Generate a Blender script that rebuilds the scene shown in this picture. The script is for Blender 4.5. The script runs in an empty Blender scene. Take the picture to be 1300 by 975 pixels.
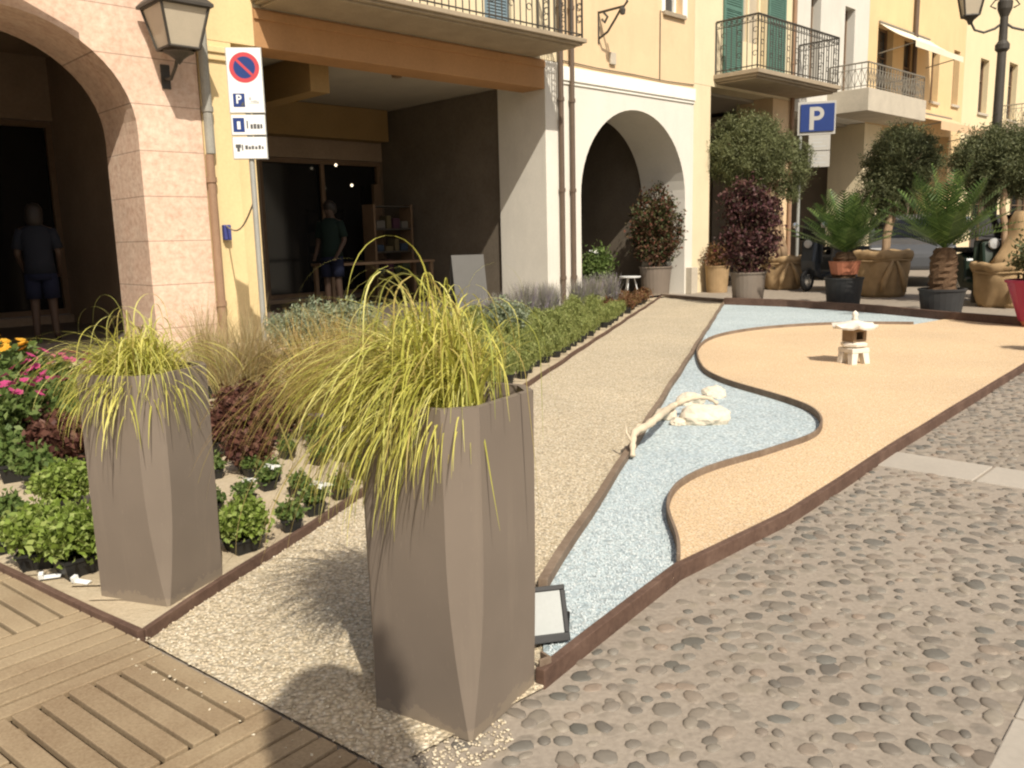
import bpy, bmesh, math, random
import numpy as np
from mathutils import Vector, Matrix
C = bpy.context.scene.collection
RNG = np.random.default_rng(7)
PI = math.pi
# ------------------------------------------------------------------ camera model (pinhole; used to survey the site from the photograph)
F = 1089.0; H = 1.21; PITCH = math.radians(9.75); ROLL = math.radians(1.4)
cf = np.array([0, math.cos(PITCH), -math.sin(PITCH)]); _rt = np.array([1., 0, 0]); _up = np.cross(_rt, cf)
cR = _rt*math.cos(ROLL) - _up*math.sin(ROLL); cU = _up*math.cos(ROLL) + _rt*math.sin(ROLL)
CAM = np.array([0, 0, H])
def ray(px, py): return cf + cR*(px-650)/F - cU*(py-487.5)/F
def G(px, py, z=0.0):
    d = ray(px, py); t = (z-H)/d[2]; p = CAM + d*t; return np.array([p[0], p[1]])
def at(px, py, Y):
    d = ray(px, py); return CAM + d*(Y/d[1])
def proj(p):
    v = np.asarray(p, float)-CAM; w = v@cf; return 650+F*(v@cR)/w, 487.5-F*(v@cU)/w
def hz(g, py):
    lo, hi = -2., 30.
    for _ in range(50):
        m = (lo+hi)/2
        if proj((g[0], g[1], m))[1] > py: lo = m
        else: hi = m
    return m
U2 = np.array([math.sin(math.radians(46)), math.cos(math.radians(46))]); N2 = np.array([U2[1], -U2[0]])
O2 = np.array([0.9055, 14.6605]); FA = math.atan2(U2[1], U2[0])
def fac(s, off=0.0): p = O2 + U2*s + N2*off; return (float(p[0]), float(p[1]))

# ------------------------------------------------------------------ materials
def lin(r, g, b):
    f = lambda c: (c/255/12.92) if c/255 <= .04045 else ((c/255+.055)/1.055)**2.4
    return (f(r), f(g), f(b))
class NT:
    def __init__(s, name):
        s.m = bpy.data.materials.new(name); s.m.use_nodes = True; s.t = s.m.node_tree; s.n = s.t.nodes
        s.b = s.n['Principled BSDF']; s.out = s.n['Material Output']
    def add(s, typ, **kw):
        n = s.n.new(typ)
        for k, v in kw.items():
            if k.startswith('i_'):
                k = k[2:].replace('_', ' ')
                n.inputs[k].default_value = v
            else: setattr(n, k, v)
        return n
    def link(s, a, b): s.t.links.new(a, b)
    def coord(s, scale=(1, 1, 1), kind='Object'):
        tc = s.add('ShaderNodeTexCoord'); mp = s.add('ShaderNodeMapping'); mp.inputs['Scale'].default_value = scale
        s.link(tc.outputs[kind], mp.inputs['Vector']); return mp.outputs['Vector']
    def noise(s, vec, scale, detail=4, rough=.55):
        n = s.add('ShaderNodeTexNoise', i_Scale=scale, i_Detail=detail, i_Roughness=rough); s.link(vec, n.inputs['Vector']); return n.outputs['Fac']
    def ramp(s, fac, stops, interp='LINEAR'):
        r = s.add('ShaderNodeValToRGB'); r.color_ramp.interpolation = interp; e = r.color_ramp.elements
        while len(e) < len(stops): e.new(.5)
        for el, (p, c) in zip(e, stops): el.position = p; el.color = (*c, 1)
        s.link(fac, r.inputs['Fac']); return r.outputs['Color']
    def mix(s, fac, a, b, mode='MIX'):
        m = s.add('ShaderNodeMix', data_type='RGBA', blend_type=mode)
        for sock, v in ((m.inputs[0], fac), (m.inputs[6], a), (m.inputs[7], b)):
            if hasattr(v, 'is_linked') or hasattr(v, 'links'): s.link(v, sock)
            elif isinstance(v, (int, float)): sock.default_value = v
            else: sock.default_value = (*v, 1)
        return m.outputs[2]
    def math(s, op, a, b=None):
        m = s.add('ShaderNodeMath', operation=op)
        for sock, v in ((m.inputs[0], a), (m.inputs[1], b)):
            if v is None: continue
            if hasattr(v, 'links'): s.link(v, sock)
            else: sock.default_value = v
        return m.outputs[0]
    def bump(s, h, strength=.3, dist=.01):
        b = s.add('ShaderNodeBump', i_Strength=strength, i_Distance=dist); s.link(h, b.inputs['Height']); s.link(b.outputs[0], s.b.inputs['Normal']); return b
    def base(s, c):
        if hasattr(c, 'links'): s.link(c, s.b.inputs['Base Color'])
        else: s.b.inputs['Base Color'].default_value = (*c, 1)
    def set(s, rough=.8, spec=.3, metal=0.):
        s.b.inputs['Roughness'].default_value = rough; s.b.inputs['Specular IOR Level'].default_value = spec; s.b.inputs['Metallic'].default_value = metal
def mul(c, k): return tuple(min(1, x*k) for x in c)
def surf(name, c, var=.15, scale=3, fine=40, bump=.15, rough=.8, spec=.25, metal=0., c2=None, dist=.006, streak=False):
    t = NT(name); v = t.coord()
    n1 = t.noise(v, scale, 5); col = t.ramp(n1, [(.3, mul(c, 1-var)), (.7, c2 or mul(c, 1+var))])
    n2 = t.noise(v, fine, 4); col = t.mix(.35, col, t.ramp(n2, [(.3, mul(c, 1-var*1.3)), (.7, mul(c, 1+var*1.2))]))
    if streak:
        n3 = t.noise(t.coord((1.5, 1.5, .35)), 1.7, 6, .7); col = t.mix(t.ramp(n3, [(.5, (0, 0, 0)), (.78, (.32, .32, .32))]), col, mul(c, .68)); n4 = t.noise(v, .55, 6, .68); col = t.mix(t.ramp(n4, [(.54, (0, 0, 0)), (.58, (.16, .16, .16))]), col, mul(c, .8))
    t.base(col); t.set(rough, spec, metal)
    if bump: t.bump(n2, bump, dist)
    return t.m
def leafmat(name, cols, transl=.35, rough=.55):
    t = NT(name); g = t.add('ShaderNodeNewGeometry')
    k = len(cols); col = t.ramp(g.outputs['Random Per Island'], [((i+.5)/k, c) for i, c in enumerate(cols)])
    t.base(col); t.set(rough, .25)
    tr = t.add('ShaderNodeBsdfTranslucent'); t.link(col, tr.inputs['Color'])
    mx = t.add('ShaderNodeMixShader'); mx.inputs[0].default_value = transl
    t.link(t.b.outputs[0], mx.inputs[1]); t.link(tr.outputs[0], mx.inputs[2]); t.link(mx.outputs[0], t.out.inputs['Surface'])
    return t.m
def island(name, cols, rough=.8, spec=.3, bump=0):
    t = NT(name); g = t.add('ShaderNodeNewGeometry'); k = len(cols)
    col = t.ramp(g.outputs['Random Per Island'], [((i+.5)/k, c) for i, c in enumerate(cols)])
    n = t.noise(t.coord(), 60, 4); col = t.mix(t.math('MULTIPLY', n, .5), col, mul(cols[0], .55)); t.base(col); t.set(rough, spec)
    if bump: t.bump(n, bump, .004)
    return t.m
def plain(name, c, rough=.5, spec=.4, metal=0.): return surf(name, c, .06, 8, 80, .03, rough, spec, metal)

M = {}
def stone_pink():
    t = NT('pink marble blocks'); v = t.coord()
    n1 = t.noise(v, 2.2, 6, .62); n2 = t.noise(v, 14, 6, .7)
    col = t.ramp(n1, [(.28, (.60, .40, .29)), (.5, (.70, .51, .38)), (.72, (.77, .62, .48))])
    col = t.mix(.55, col, t.ramp(n2, [(.3, (.42, .25, .18)), (.48, (.67, .48, .36)), (.7, (.84, .71, .58))])); vn = t.noise(t.coord((1, 1, 2.2)), 5.5, 7, .75); col = t.mix(t.ramp(vn, [(.55, (0, 0, 0)), (.68, (.55, .55, .55))]), col, (.47, .27, .20)); dm = t.noise(v, .9, 5, .7); col = t.mix(t.ramp(dm, [(.52, (0, 0, 0)), (.62, (.22, .22, .22))]), col, (.40, .31, .24))
    sep = t.add('ShaderNodeSeparateXYZ'); t.link(v, sep.inputs[0])
    row = t.math('FRACT', t.math('DIVIDE', t.math('SUBTRACT', sep.outputs['Z'], .25), .5))
    j1 = t.math('LESS_THAN', row, .022)
    col = t.mix(t.math('MULTIPLY', j1, .65), col, (.25, .16, .12))
    vo = t.add('ShaderNodeTexVoronoi', i_Scale=45.0); t.link(v, vo.inputs['Vector'])
    pit = t.ramp(vo.outputs['Distance'], [(.0, (0, 0, 0)), (.16, (1, 1, 1))])
    pitm = t.math('MULTIPLY', t.math('SUBTRACT', 1.0, pit), t.math('GREATER_THAN', n2, .52))
    col = t.mix(t.math('MULTIPLY', pitm, .6), col, (.28, .15, .1))
    t.base(col); t.set(.7, .25)
    t.bump(t.math('SUBTRACT', n2, t.math('MULTIPLY', j1, 1.5)), .35, .012); return t.m
M['pink'] = stone_pink()
M['yellow'] = surf('yellow plaster', (.71, .555, .30), .1, 1.6, 25, .12, .85, .15, streak=True)
M['orange'] = surf('ochre orange plaster', (.40, .225, .105), .14, 1.4, 25, .12, .85, .15, streak=True)
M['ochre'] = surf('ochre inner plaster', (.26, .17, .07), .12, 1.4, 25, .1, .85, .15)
M['white'] = surf('white lime plaster', (.69, .66, .58), .06, 1.3, 25, .1, .85, .15, streak=True)
M['corn'] = surf('white painted moulding', (.84, .82, .74), .04, 2, 30, .08, .8, .15)
M['peach'] = surf('peach plaster', (.70, .525, .325), .06, 1.2, 30, .1, .85, .12, streak=True)
M['cream'] = surf('cream plaster', (.71, .61, .41), .07, 1.3, 28, .1, .85, .12, streak=True)
M['grey'] = surf('pale grey plaster', (.62, .60, .53), .06, 1.2, 28, .1, .85, .12, streak=True)
M['amber'] = surf('amber yellow plaster', (.69, .515, .285), .07, 1.2, 28, .1, .85, .12, streak=True)
M['lemon'] = surf('pale yellow plaster', (.71, .60, .385), .05, 1.2, 28, .1, .85, .12)
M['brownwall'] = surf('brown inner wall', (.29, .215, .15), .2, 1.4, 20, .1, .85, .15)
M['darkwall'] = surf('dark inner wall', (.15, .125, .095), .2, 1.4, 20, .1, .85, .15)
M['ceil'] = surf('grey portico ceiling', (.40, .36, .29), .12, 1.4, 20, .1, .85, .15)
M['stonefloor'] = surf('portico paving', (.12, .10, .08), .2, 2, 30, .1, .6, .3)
M['glass'] = plain('dark shop glass', (.012, .012, .012), .08, .5)
M['pane'] = plain('window glass', (.05, .055, .06), .08, .5)
M['wood'] = surf('dark brown joinery', (.17, .11, .065), .2, 4, 60, .1, .6, .3)
M['green'] = surf('faded green shutter paint', (.10, .19, .15), .14, 4, 40, .08, .6, .3)
M['blue'] = surf('grey blue shutter paint', (.17, .23, .26), .1, 4, 40, .08, .6, .3)
M['slab'] = surf('weathered balcony stone', (.33, .27, .19), .18, 3, 30, .2, .85, .2)
M['slabl'] = surf('pale balcony stone', (.48, .43, .34), .14, 3, 30, .2, .85, .2)
M['iron'] = surf('dark wrought iron', (.055, .048, .038), .2, 8, 80, .1, .55, .4)
M['ironl'] = surf('grey painted iron', (.22, .20, .16), .15, 8, 80, .1, .55, .4)
M['pipe'] = surf('brown painted downpipe', (.12, .085, .06), .15, 5, 50, .05, .5, .35)
M['pipeg'] = surf('grey zinc downpipe', (.30, .29, .25), .15, 5, 50, .05, .5, .35)
M['pipet'] = surf('terracotta coloured downpipe', (.30, .19, .12), .15, 5, 50, .05, .6, .3)
M['canvas'] = surf('cream awning canvas', (.74, .67, .52), .06, 3, 60, .05, .9, .1)
M['canvast'] = surf('tan awning canvas', (.62, .44, .27), .08, 3, 60, .05, .9, .1)
M['lampglass'] = plain('frosted lantern glass', (.46, .40, .30), .3, .4)
M['steelpost'] = surf('galvanised steel', (.42, .42, .38), .1, 8, 80, .05, .45, .5, .4)
M['signwhite'] = plain('white sign face', (.76, .77, .75), .35, .4)
M['signgrey'] = plain('grey white sign face', (.42, .405, .36), .4, .4)
M['signred'] = plain('red sign film', (.50, .06, .07), .35, .4)
M['signblue'] = plain('blue sign film', (.018, .042, .17), .35, .4)
M['boardgrey'] = plain('grey board', (.10, .097, .088), .5, .3)
M['signblack'] = plain('dark sign print', (.08, .08, .08), .4, .4)
M['signshade'] = plain('grey sign print', (.45, .46, .44), .4, .4)
M['taupe'] = surf('taupe resin', (.22, .178, .138), .04, 1.5, 120, .04, .55, .3)
def taupe():
    t = NT('taupe resin'); v = t.coord(); c = (.19, .155, .122)
    col = t.ramp(t.noise(v, 3.5, 5), [(.3, mul(c, .93)), (.7, mul(c, 1.07))])
    st = t.noise(t.coord((9, 9, .7)), 2.0, 5, .65); col = t.mix(t.ramp(st, [(.55, (0, 0, 0)), (.78, (.35, .35, .35))]), col, (.26, .215, .165))
    sp = t.add('ShaderNodeSeparateXYZ'); t.link(v, sp.inputs[0]); n = t.noise(v, 16, 5, .7)
    dirt = t.math('GREATER_THAN', t.math('ADD', t.math('MULTIPLY', n, .16), -.045), sp.outputs['Z']); col = t.mix(t.math('MULTIPLY', dirt, .3), col, (.33, .27, .19))
    sc = t.noise(t.coord((60, 60, 8)), 3, 3, .6); col = t.mix(t.ramp(sc, [(.66, (0, 0, 0)), (.72, (.3, .3, .3))]), col, (.3, .25, .2))
    t.base(col); t.set(.6, .3); t.bump(t.noise(v, 140, 3), .05, .003); return t.m
M['taupe'] = taupe()
M['soil'] = surf('dark potting soil', (.05, .033, .02), .4, 20, 120, .6, .95, .1)
M['black'] = surf('black nursery plastic', (.018, .018, .017), .15, 10, 60, .05, .5, .35)
M['charcoal'] = surf('charcoal plastic', (.04, .04, .04), .15, 6, 60, .05, .55, .3)
M['magenta'] = surf('magenta glazed plastic', (.30, .015, .06), .08, 5, 60, .02, .35, .4)
M['terra'] = surf('terracotta', (.42, .16, .09), .15, 6, 50, .1, .8, .2)
M['burlap'] = surf('jute burlap', (.36, .25, .135), .22, 7, 140, .6, .95, .1, dist=.012)
M['bark'] = surf('pale tree bark', (.30, .21, .13), .25, 6, 40, .5, .9, .1, dist=.015)
M['barkd'] = surf('dark trunk fibre', (.12, .075, .045), .3, 10, 50, .7, .95, .1, dist=.02)
M['limestone'] = surf('pale limestone', (.63, .56, .44), .12, 6, 40, .5, .85, .2, dist=.012)
M['drift'] = surf('bleached driftwood', (.58, .49, .36), .12, 9, 70, .3, .85, .15)
M['granite'] = surf('pale granite', (.68, .63, .54), .1, 9, 120, .25, .8, .25)
M['graniteb'] = surf('brown lantern stone', (.24, .165, .10), .15, 9, 100, .25, .8, .25)
M['alu'] = plain('black cast aluminium', (.025, .025, .025), .45, .4)
M['lens'] = plain('floodlight glass', (.42, .44, .42), .06, .8)
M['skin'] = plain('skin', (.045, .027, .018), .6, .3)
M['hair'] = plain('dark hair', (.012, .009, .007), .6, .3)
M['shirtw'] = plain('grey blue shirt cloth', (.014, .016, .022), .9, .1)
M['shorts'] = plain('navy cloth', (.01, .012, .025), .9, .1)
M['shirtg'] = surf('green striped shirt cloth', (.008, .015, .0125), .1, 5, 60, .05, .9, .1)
M['car'] = plain('pale silver car paint', (.075, .078, .082), .3, .5)
M['scoot'] = plain('dark scooter paint', (.03, .035, .04), .3, .5)
M['scootg'] = plain('dark green scooter paint', (.015, .028, .017), .3, .5)
M['tyre'] = plain('tyre rubber', (.02, .02, .02), .8, .2)
M['chrome'] = plain('bright metal', (.7, .7, .68), .2, .6, .9)
M['headl'] = plain('headlight glass', (.4, .4, .39), .1, .8)
def rust(name, c1, c2, c3):
    t = NT(name); v = t.coord(); n = t.noise(v, 5, 6, .65); n2 = t.noise(v, 45, 4)
    col = t.ramp(n, [(.3, c1), (.5, c2), (.7, c3)]); col = t.mix(.3, col, t.ramp(n2, [(.35, c1), (.65, c3)]))
    t.base(col); t.set(.8, .25); t.bump(n2, .25, .004); return t.m
M['rust'] = rust('rusted steel edging', (.072, .043, .031), (.11, .065, .046), (.165, .105, .076))
M['rustp'] = rust('dusty steel edging', (.13, .09, .06), (.19, .14, .10), (.26, .2, .145))

# leaves
M['sedge'] = leafmat('golden sedge blades', [(.40, .40, .07), (.58, .55, .12), (.70, .65, .18), (.33, .36, .07), (.76, .71, .27), (.50, .49, .10), (.46, .37, .12)], .35)
M['sedgeb'] = leafmat('bronze sedge blades', [(.34, .22, .08), (.50, .35, .13), (.40, .35, .10), (.56, .45, .20), (.28, .23, .08)], .3)
M['wisp'] = leafmat('wispy dry grass', [(.46, .36, .18), (.38, .26, .12), (.30, .26, .09), (.52, .44, .25)], .3)
M['silver'] = leafmat('silver green leaves', [(.22, .27, .16), (.30, .34, .22), (.16, .20, .11), (.36, .40, .28)], .3)
M['lav'] = leafmat('grey lavender stems', [(.26, .24, .22), (.34, .32, .26), (.22, .24, .13), (.30, .26, .32)], .3)
M['herb'] = leafmat('green herb leaves', [(.22, .26, .075), (.30, .33, .11), (.16, .20, .05), (.38, .40, .15), (.26, .30, .09)], .3)
M['bright'] = leafmat('bright green leaves', [(.20, .28, .045), (.28, .37, .08), (.14, .20, .03), (.36, .43, .13)], .35)
M['mid'] = leafmat('mid green leaves', [(.09, .145, .035), (.14, .20, .05), (.065, .105, .025), (.19, .25, .08)], .3)
M['bronze'] = leafmat('bronze leaves', [(.09, .035, .025), (.14, .06, .04), (.06, .022, .018), (.18, .09, .06)], .25)
M['redlow'] = leafmat('red brown leaves', [(.18, .08, .035), (.12, .05, .03), (.16, .12, .04), (.22, .12, .06)], .3)
M['burgundy'] = leafmat('burgundy leaves', [(.075, .028, .032), (.11, .045, .045), (.05, .022, .024), (.055, .05, .025), (.14, .065, .055)], .25)
M['redgreen'] = leafmat('red tipped green leaves', [(.05, .07, .025), (.08, .09, .03), (.12, .05, .03), (.04, .05, .02), (.17, .07, .045)], .25)
M['olive'] = leafmat('olive leaves', [(.14, .155, .065), (.20, .215, .095), (.10, .115, .045), (.26, .28, .14), (.16, .18, .07)], .3)
M['olived'] = leafmat('dark olive leaves', [(.09, .105, .045), (.14, .155, .07), (.065, .078, .033), (.19, .20, .095)], .3)
M['cycad'] = leafmat('cycad fronds', [(.055, .095, .025), (.085, .14, .035), (.04, .07, .02), (.13, .19, .05)], .25, .4)
M['pinkf'] = leafmat('pink petals', [(.58, .07, .22), (.68, .15, .30), (.48, .05, .18), (.72, .30, .38)], .3)
M['whitef'] = leafmat('white petals', [(.82, .82, .78), (.75, .76, .70)], .3)
M['orangef'] = leafmat('orange petals', [(.72, .34, .03), (.78, .45, .05), (.62, .24, .02)], .3)
M['purplef'] = leafmat('purple petals', [(.16, .11, .22), (.22, .16, .30)], .3)
M['cypress'] = leafmat('cypress leaves', [(.04, .07, .025), (.06, .09, .03)], .1)

# ------------------------------------------------------------------ mesh helpers
class MB:
    def __init__(s): s.v = []; s.f = []; s.mi = []; s.mats = []
    def geo(s, verts, faces, mi=0):
        o = len(s.v); s.v += [tuple(map(float, p)) for p in verts]; s.f += [tuple(i+o for i in f) for f in faces]; s.mi += [mi]*len(faces); return s
    def box(s, x0, x1, y0, y1, z0, z1, mi=0):
        v = [(x0, y0, z0), (x1, y0, z0), (x1, y1, z0), (x0, y1, z0), (x0, y0, z1), (x1, y0, z1), (x1, y1, z1), (x0, y1, z1)]
        return s.geo(v, [(0, 3, 2, 1), (4, 5, 6, 7), (0, 1, 5, 4), (1, 2, 6, 5), (2, 3, 7, 6), (3, 0, 4, 7)], mi)
    def tube(s, pts, r, n=8, caps=True, mi=0):
        pts = [Vector(p) for p in pts]; k = len(pts); rr = [r]*k if isinstance(r, (int, float)) else list(r)
        vs = []; ref = None
        for i, p in enumerate(pts):
            t = (pts[min(i+1, k-1)]-pts[max(i-1, 0)]).normalized()
            if ref is None: ref = t.orthogonal().normalized()
            a = (ref - t*ref.dot(t)).normalized(); b = t.cross(a); ref = a
            for j in range(n):
                w = 2*PI*j/n; vs.append(p + a*math.cos(w)*rr[i] + b*math.sin(w)*rr[i])
        fs = [(i*n+j, i*n+(j+1) % n, (i+1)*n+(j+1) % n, (i+1)*n+j) for i in range(k-1) for j in range(n)]
        if caps: fs += [tuple(reversed(range(n))), tuple(range((k-1)*n, k*n))]
        return s.geo(vs, fs, mi)
    def lathe(s, prof, n=20, c=(0, 0, 0), mi=0, sq=None, rot=0.0):
        vs = []
        for r, z in prof:
            for j in range(n):
                w = 2*PI*j/n + rot
                vs.append((c[0]+r*math.cos(w), c[1]+r*math.sin(w), c[2]+z))
        k = len(prof)
        fs = [(i*n+j, i*n+(j+1) % n, (i+1)*n+(j+1) % n, (i+1)*n+j) for i in range(k-1) for j in range(n)]
        fs += [tuple(reversed(range(n))), tuple(range((k-1)*n, k*n))]
        return s.geo(vs, fs, mi)
    def loft(s, rings, mi=0, caps=True):
        n = len(rings[0]); k = len(rings); vs = [p for r in rings for p in r]
        fs = [(i*n+j, i*n+(j+1) % n, (i+1)*n+(j+1) % n, (i+1)*n+j) for i in range(k-1) for j in range(n)]
        if caps: fs += [tuple(reversed(range(n))), tuple(range((k-1)*n, k*n))]
        return s.geo(vs, fs, mi)
    def prism(s, poly, y0, y1, mi=0):      # poly in (x,z), extruded along y
        n = len(poly); vs = [(x, y0, z) for x, z in poly]+[(x, y1, z) for x, z in poly]
        fs = [tuple(range(n)), tuple(reversed(range(n, 2*n)))]+[(i, i+n, (i+1) % n+n, (i+1) % n) for i in range(n)]
        return s.geo(vs, fs, mi)
    def flat(s, poly, z0, z1, mi=0):       # poly in (x,y), extruded along z
        n = len(poly); vs = [(x, y, z1) for x, y in poly]+[(x, y, z0) for x, y in poly]
        fs = [tuple(range(n)), tuple(reversed(range(n, 2*n)))]+[(i, i+n, (i+1) % n+n, (i+1) % n) for i in range(n)]
        return s.geo(vs, fs, mi)
    def build(s, name, mat, parent=None, smooth=False, bevel=0, fix=True, loc=None, rotz=0, solid=0):
        me = bpy.data.meshes.new(name); me.from_pydata(s.v, [], s.f)
        mats = mat if isinstance(mat, (list, tuple)) else [mat]
        for m in mats: me.materials.append(m if not isinstance(m, str) else M[m])
        if len(mats) > 1: me.polygons.foreach_set('material_index', s.mi)
        if fix:
            b = bmesh.new(); b.from_mesh(me); bmesh.ops.recalc_face_normals(b, faces=b.faces[:]); b.to_mesh(me); b.free()
        if smooth: me.polygons.foreach_set('use_smooth', [True]*len(me.polygons))
        me.update(); o = bpy.data.objects.new(name, me); C.objects.link(o)
        if parent: o.parent = parent
        if loc is not None: o.location = loc
        o.rotation_euler.z = rotz
        if bevel:
            md = o.modifiers.new('bevel', 'BEVEL'); md.width = bevel; md.segments = 2; md.limit_method = 'ANGLE'; md.angle_limit = .6
        return o
def npmesh(name, V, Fc, mat, parent=None, smooth=False):
    me = bpy.data.meshes.new(name); V = np.asarray(V, np.float32); Fc = np.asarray(Fc, np.int32); k = Fc.shape[1]
    me.vertices.add(len(V)); me.vertices.foreach_set('co', V.ravel())
    me.loops.add(Fc.size); me.loops.foreach_set('vertex_index', Fc.ravel())
    me.polygons.add(len(Fc)); me.polygons.foreach_set('loop_start', np.arange(0, Fc.size, k, dtype=np.int32))
    me.polygons.foreach_set('loop_total', np.full(len(Fc), k, np.int32))
    if smooth: me.polygons.foreach_set('use_smooth', np.ones(len(Fc), bool))
    me.materials.append(M[mat] if isinstance(mat, str) else mat); me.update(calc_edges=True); me.validate()
    o = bpy.data.objects.new(name, me); C.objects.link(o)
    if parent: o.parent = parent
    return o
def tag(o, label=None, cat=None, group=None, kind=None):
    if label: o['label'] = label
    if cat: o['category'] = cat
    if group: o['group'] = group
    if kind: o['kind'] = kind
    return o
def thing(name, label, cat, loc=(0, 0, 0), rotz=0, group=None):
    o = bpy.data.objects.new(name, None); C.objects.link(o); o.empty_display_size = .1
    o.location = loc if len(loc) == 3 else (loc[0], loc[1], 0); o.rotation_euler = (0, 0, rotz); return tag(o, label, cat, group)
KIDS = {}
def dup(root, loc, rotz, scale=1.0, label=None, group=None):
    r = root.copy(); C.objects.link(r); r.location = loc; r.rotation_euler = (0, 0, rotz); r.scale = (scale,)*3 if not hasattr(scale, '__len__') else scale
    if label: r['label'] = label
    if group: r['group'] = group
    for ch in list(root.children):
        c = ch.copy(); C.objects.link(c); c.parent = r
        for g in ch.children:
            d = g.copy(); C.objects.link(d); d.parent = c
    return r

# ---- foliage generators (numpy)
def rand_dirs(n):
    v = RNG.normal(size=(n, 3)); return v/np.linalg.norm(v, axis=1, keepdims=True)
def leaves(cent, L, W, up=.0, dirs=None):
    n = len(cent); a = rand_dirs(n) if dirs is None else dirs
    if up: a = a+np.array([0, 0, up]); a /= np.linalg.norm(a, axis=1, keepdims=True)
    b = np.cross(a, rand_dirs(n)); b /= np.linalg.norm(b, axis=1, keepdims=True)+1e-9; nn = np.cross(a, b)
    l = (L*RNG.uniform(.65, 1.3, n))[:, None]; w = (W*RNG.uniform(.7, 1.25, n))[:, None]
    V = np.stack([cent-a*l*.5, cent+b*w*.5+nn*w*.18, cent+a*l*.5-nn*l*.1, cent-b*w*.5+nn*w*.18], 1).reshape(-1, 3)
    return V, np.arange(4*n).reshape(n, 4)
def cloud(n, rad, clumps, crad, shell=.55, lobes=None, zmin=None):
    """points gathered in clumps inside one or more ellipsoids"""
    lobes = lobes or [((0, 0, 0), rad)]
    vol = np.array([np.prod(l[1]) for l in lobes]); pick = RNG.choice(len(lobes), clumps, p=vol/vol.sum())
    cc = []
    for i in range(clumps):
        c, r = lobes[pick[i]]; d = rand_dirs(1)[0]; q = RNG.uniform(shell, 1.0)**.5*RNG.uniform(.86, 1.06)
        cc.append(np.array(c)+d*q*np.array(r))
    cc = np.array(cc); k = RNG.integers(0, clumps, n)
    p = cc[k]+RNG.normal(size=(n, 3))*crad*RNG.uniform(.5, 1.1, clumps)[k][:, None]
    if zmin is not None: p = p[p[:, 2] > zmin]
    return p
def foliage(name, pts, L, W, mat, parent, up=0.0):
    V, Fc = leaves(pts, L, W, up); return npmesh(name, V, Fc, mat, parent)
def blades(n, r0, ln, t0, t1, width, lean=(0, 0), leanw=0., segs=8, curl=1.3, azr=None, jit=.25):
    """arching ribbons: start radius r0, length range, start / end tilt ranges (degrees from vertical)"""
    az = RNG.uniform(0, 2*PI, n) if azr is None else RNG.uniform(azr[0], azr[1], n)
    rr = r0*np.sqrt(RNG.uniform(0, 1, n)); a2 = RNG.uniform(0, 2*PI, n)
    p = np.stack([rr*np.cos(a2), rr*np.sin(a2), np.zeros(n)], 1)
    d = np.stack([np.cos(az)+lean[0]*leanw, np.sin(az)+lean[1]*leanw], 1); d /= np.linalg.norm(d, axis=1, keepdims=True)+1e-9
    L = RNG.uniform(*ln, n); th0 = np.radians(RNG.uniform(*t0, n)); th1 = np.radians(RNG.uniform(*t1, n))
    side = np.stack([-d[:, 1], d[:, 0], np.zeros(n)], 1); tw = RNG.uniform(-.9, .9, n)
    side = side*np.cos(tw)[:, None]+np.stack([d[:, 0], d[:, 1], np.zeros(n)], 1)*np.sin(tw)[:, None]
    w = width*RNG.uniform(.6, 1.2, n); V = []; sway = RNG.normal(size=n)*jit; fs = RNG.uniform(.12, .42, n); fw = RNG.uniform(.25, .6, n)
    for i in range(segs+1):
        t = i/segs; ww = (w*(1-t**2.2)*.5+.0003)[:, None]
        V.append(p-side*ww); V.append(p+side*ww)
        th = th0+(th1-th0)*(t**curl if curl != 'fold' else (lambda q: q*q*(3-2*q))(np.clip((t-fs)/fw, 0, 1))); ca = np.cos(sway*t); sa = np.sin(sway*t)
        dx = d[:, 0]*ca-d[:, 1]*sa; dy = d[:, 0]*sa+d[:, 1]*ca
        p = p+(L/segs)[:, None]*np.stack([np.sin(th)*dx, np.sin(th)*dy, np.cos(th)], 1)
    V = np.stack(V, 1); k = 2*(segs+1); base = (np.arange(n)*k)[:, None]
    q = np.concatenate([base+np.array([[2*i, 2*i+1, 2*i+3, 2*i+2]]) for i in range(segs)], 1).reshape(-1, 4)
    return V.reshape(-1, 3), q
def merge(parts):
    V = []; Fc = []; o = 0
    for v, f in parts: V.append(v); Fc.append(f+o); o += len(v)
    return np.concatenate(V), np.concatenate(Fc)
def blob(name, r, mat, parent=None, seed=0, amp=.25, sub=3, freq=2.0, flat=1.0, loc=None):
    b = bmesh.new(); bmesh.ops.create_icosphere(b, subdivisions=sub, radius=1)
    from mathutils import noise
    for v in b.verts:
        q = v.co*freq+Vector((seed*3.1, seed*1.7, seed)); k = 1+amp*noise.noise(q)+amp*.4*noise.noise(q*2.7)+amp*.2*abs(noise.noise(q*5))
        v.co = Vector((v.co.x*r[0], v.co.y*r[1], v.co.z*r[2]))*k
        if v.co.z < -r[2]*.45: v.co.z = -r[2]*.45
    me = bpy.data.meshes.new(name); b.to_mesh(me); b.free(); me.materials.append(M[mat])
    o = bpy.data.objects.new(name, me); C.objects.link(o)
    if parent: o.parent = parent
    if loc is not None: o.location = loc
    return o

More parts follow.
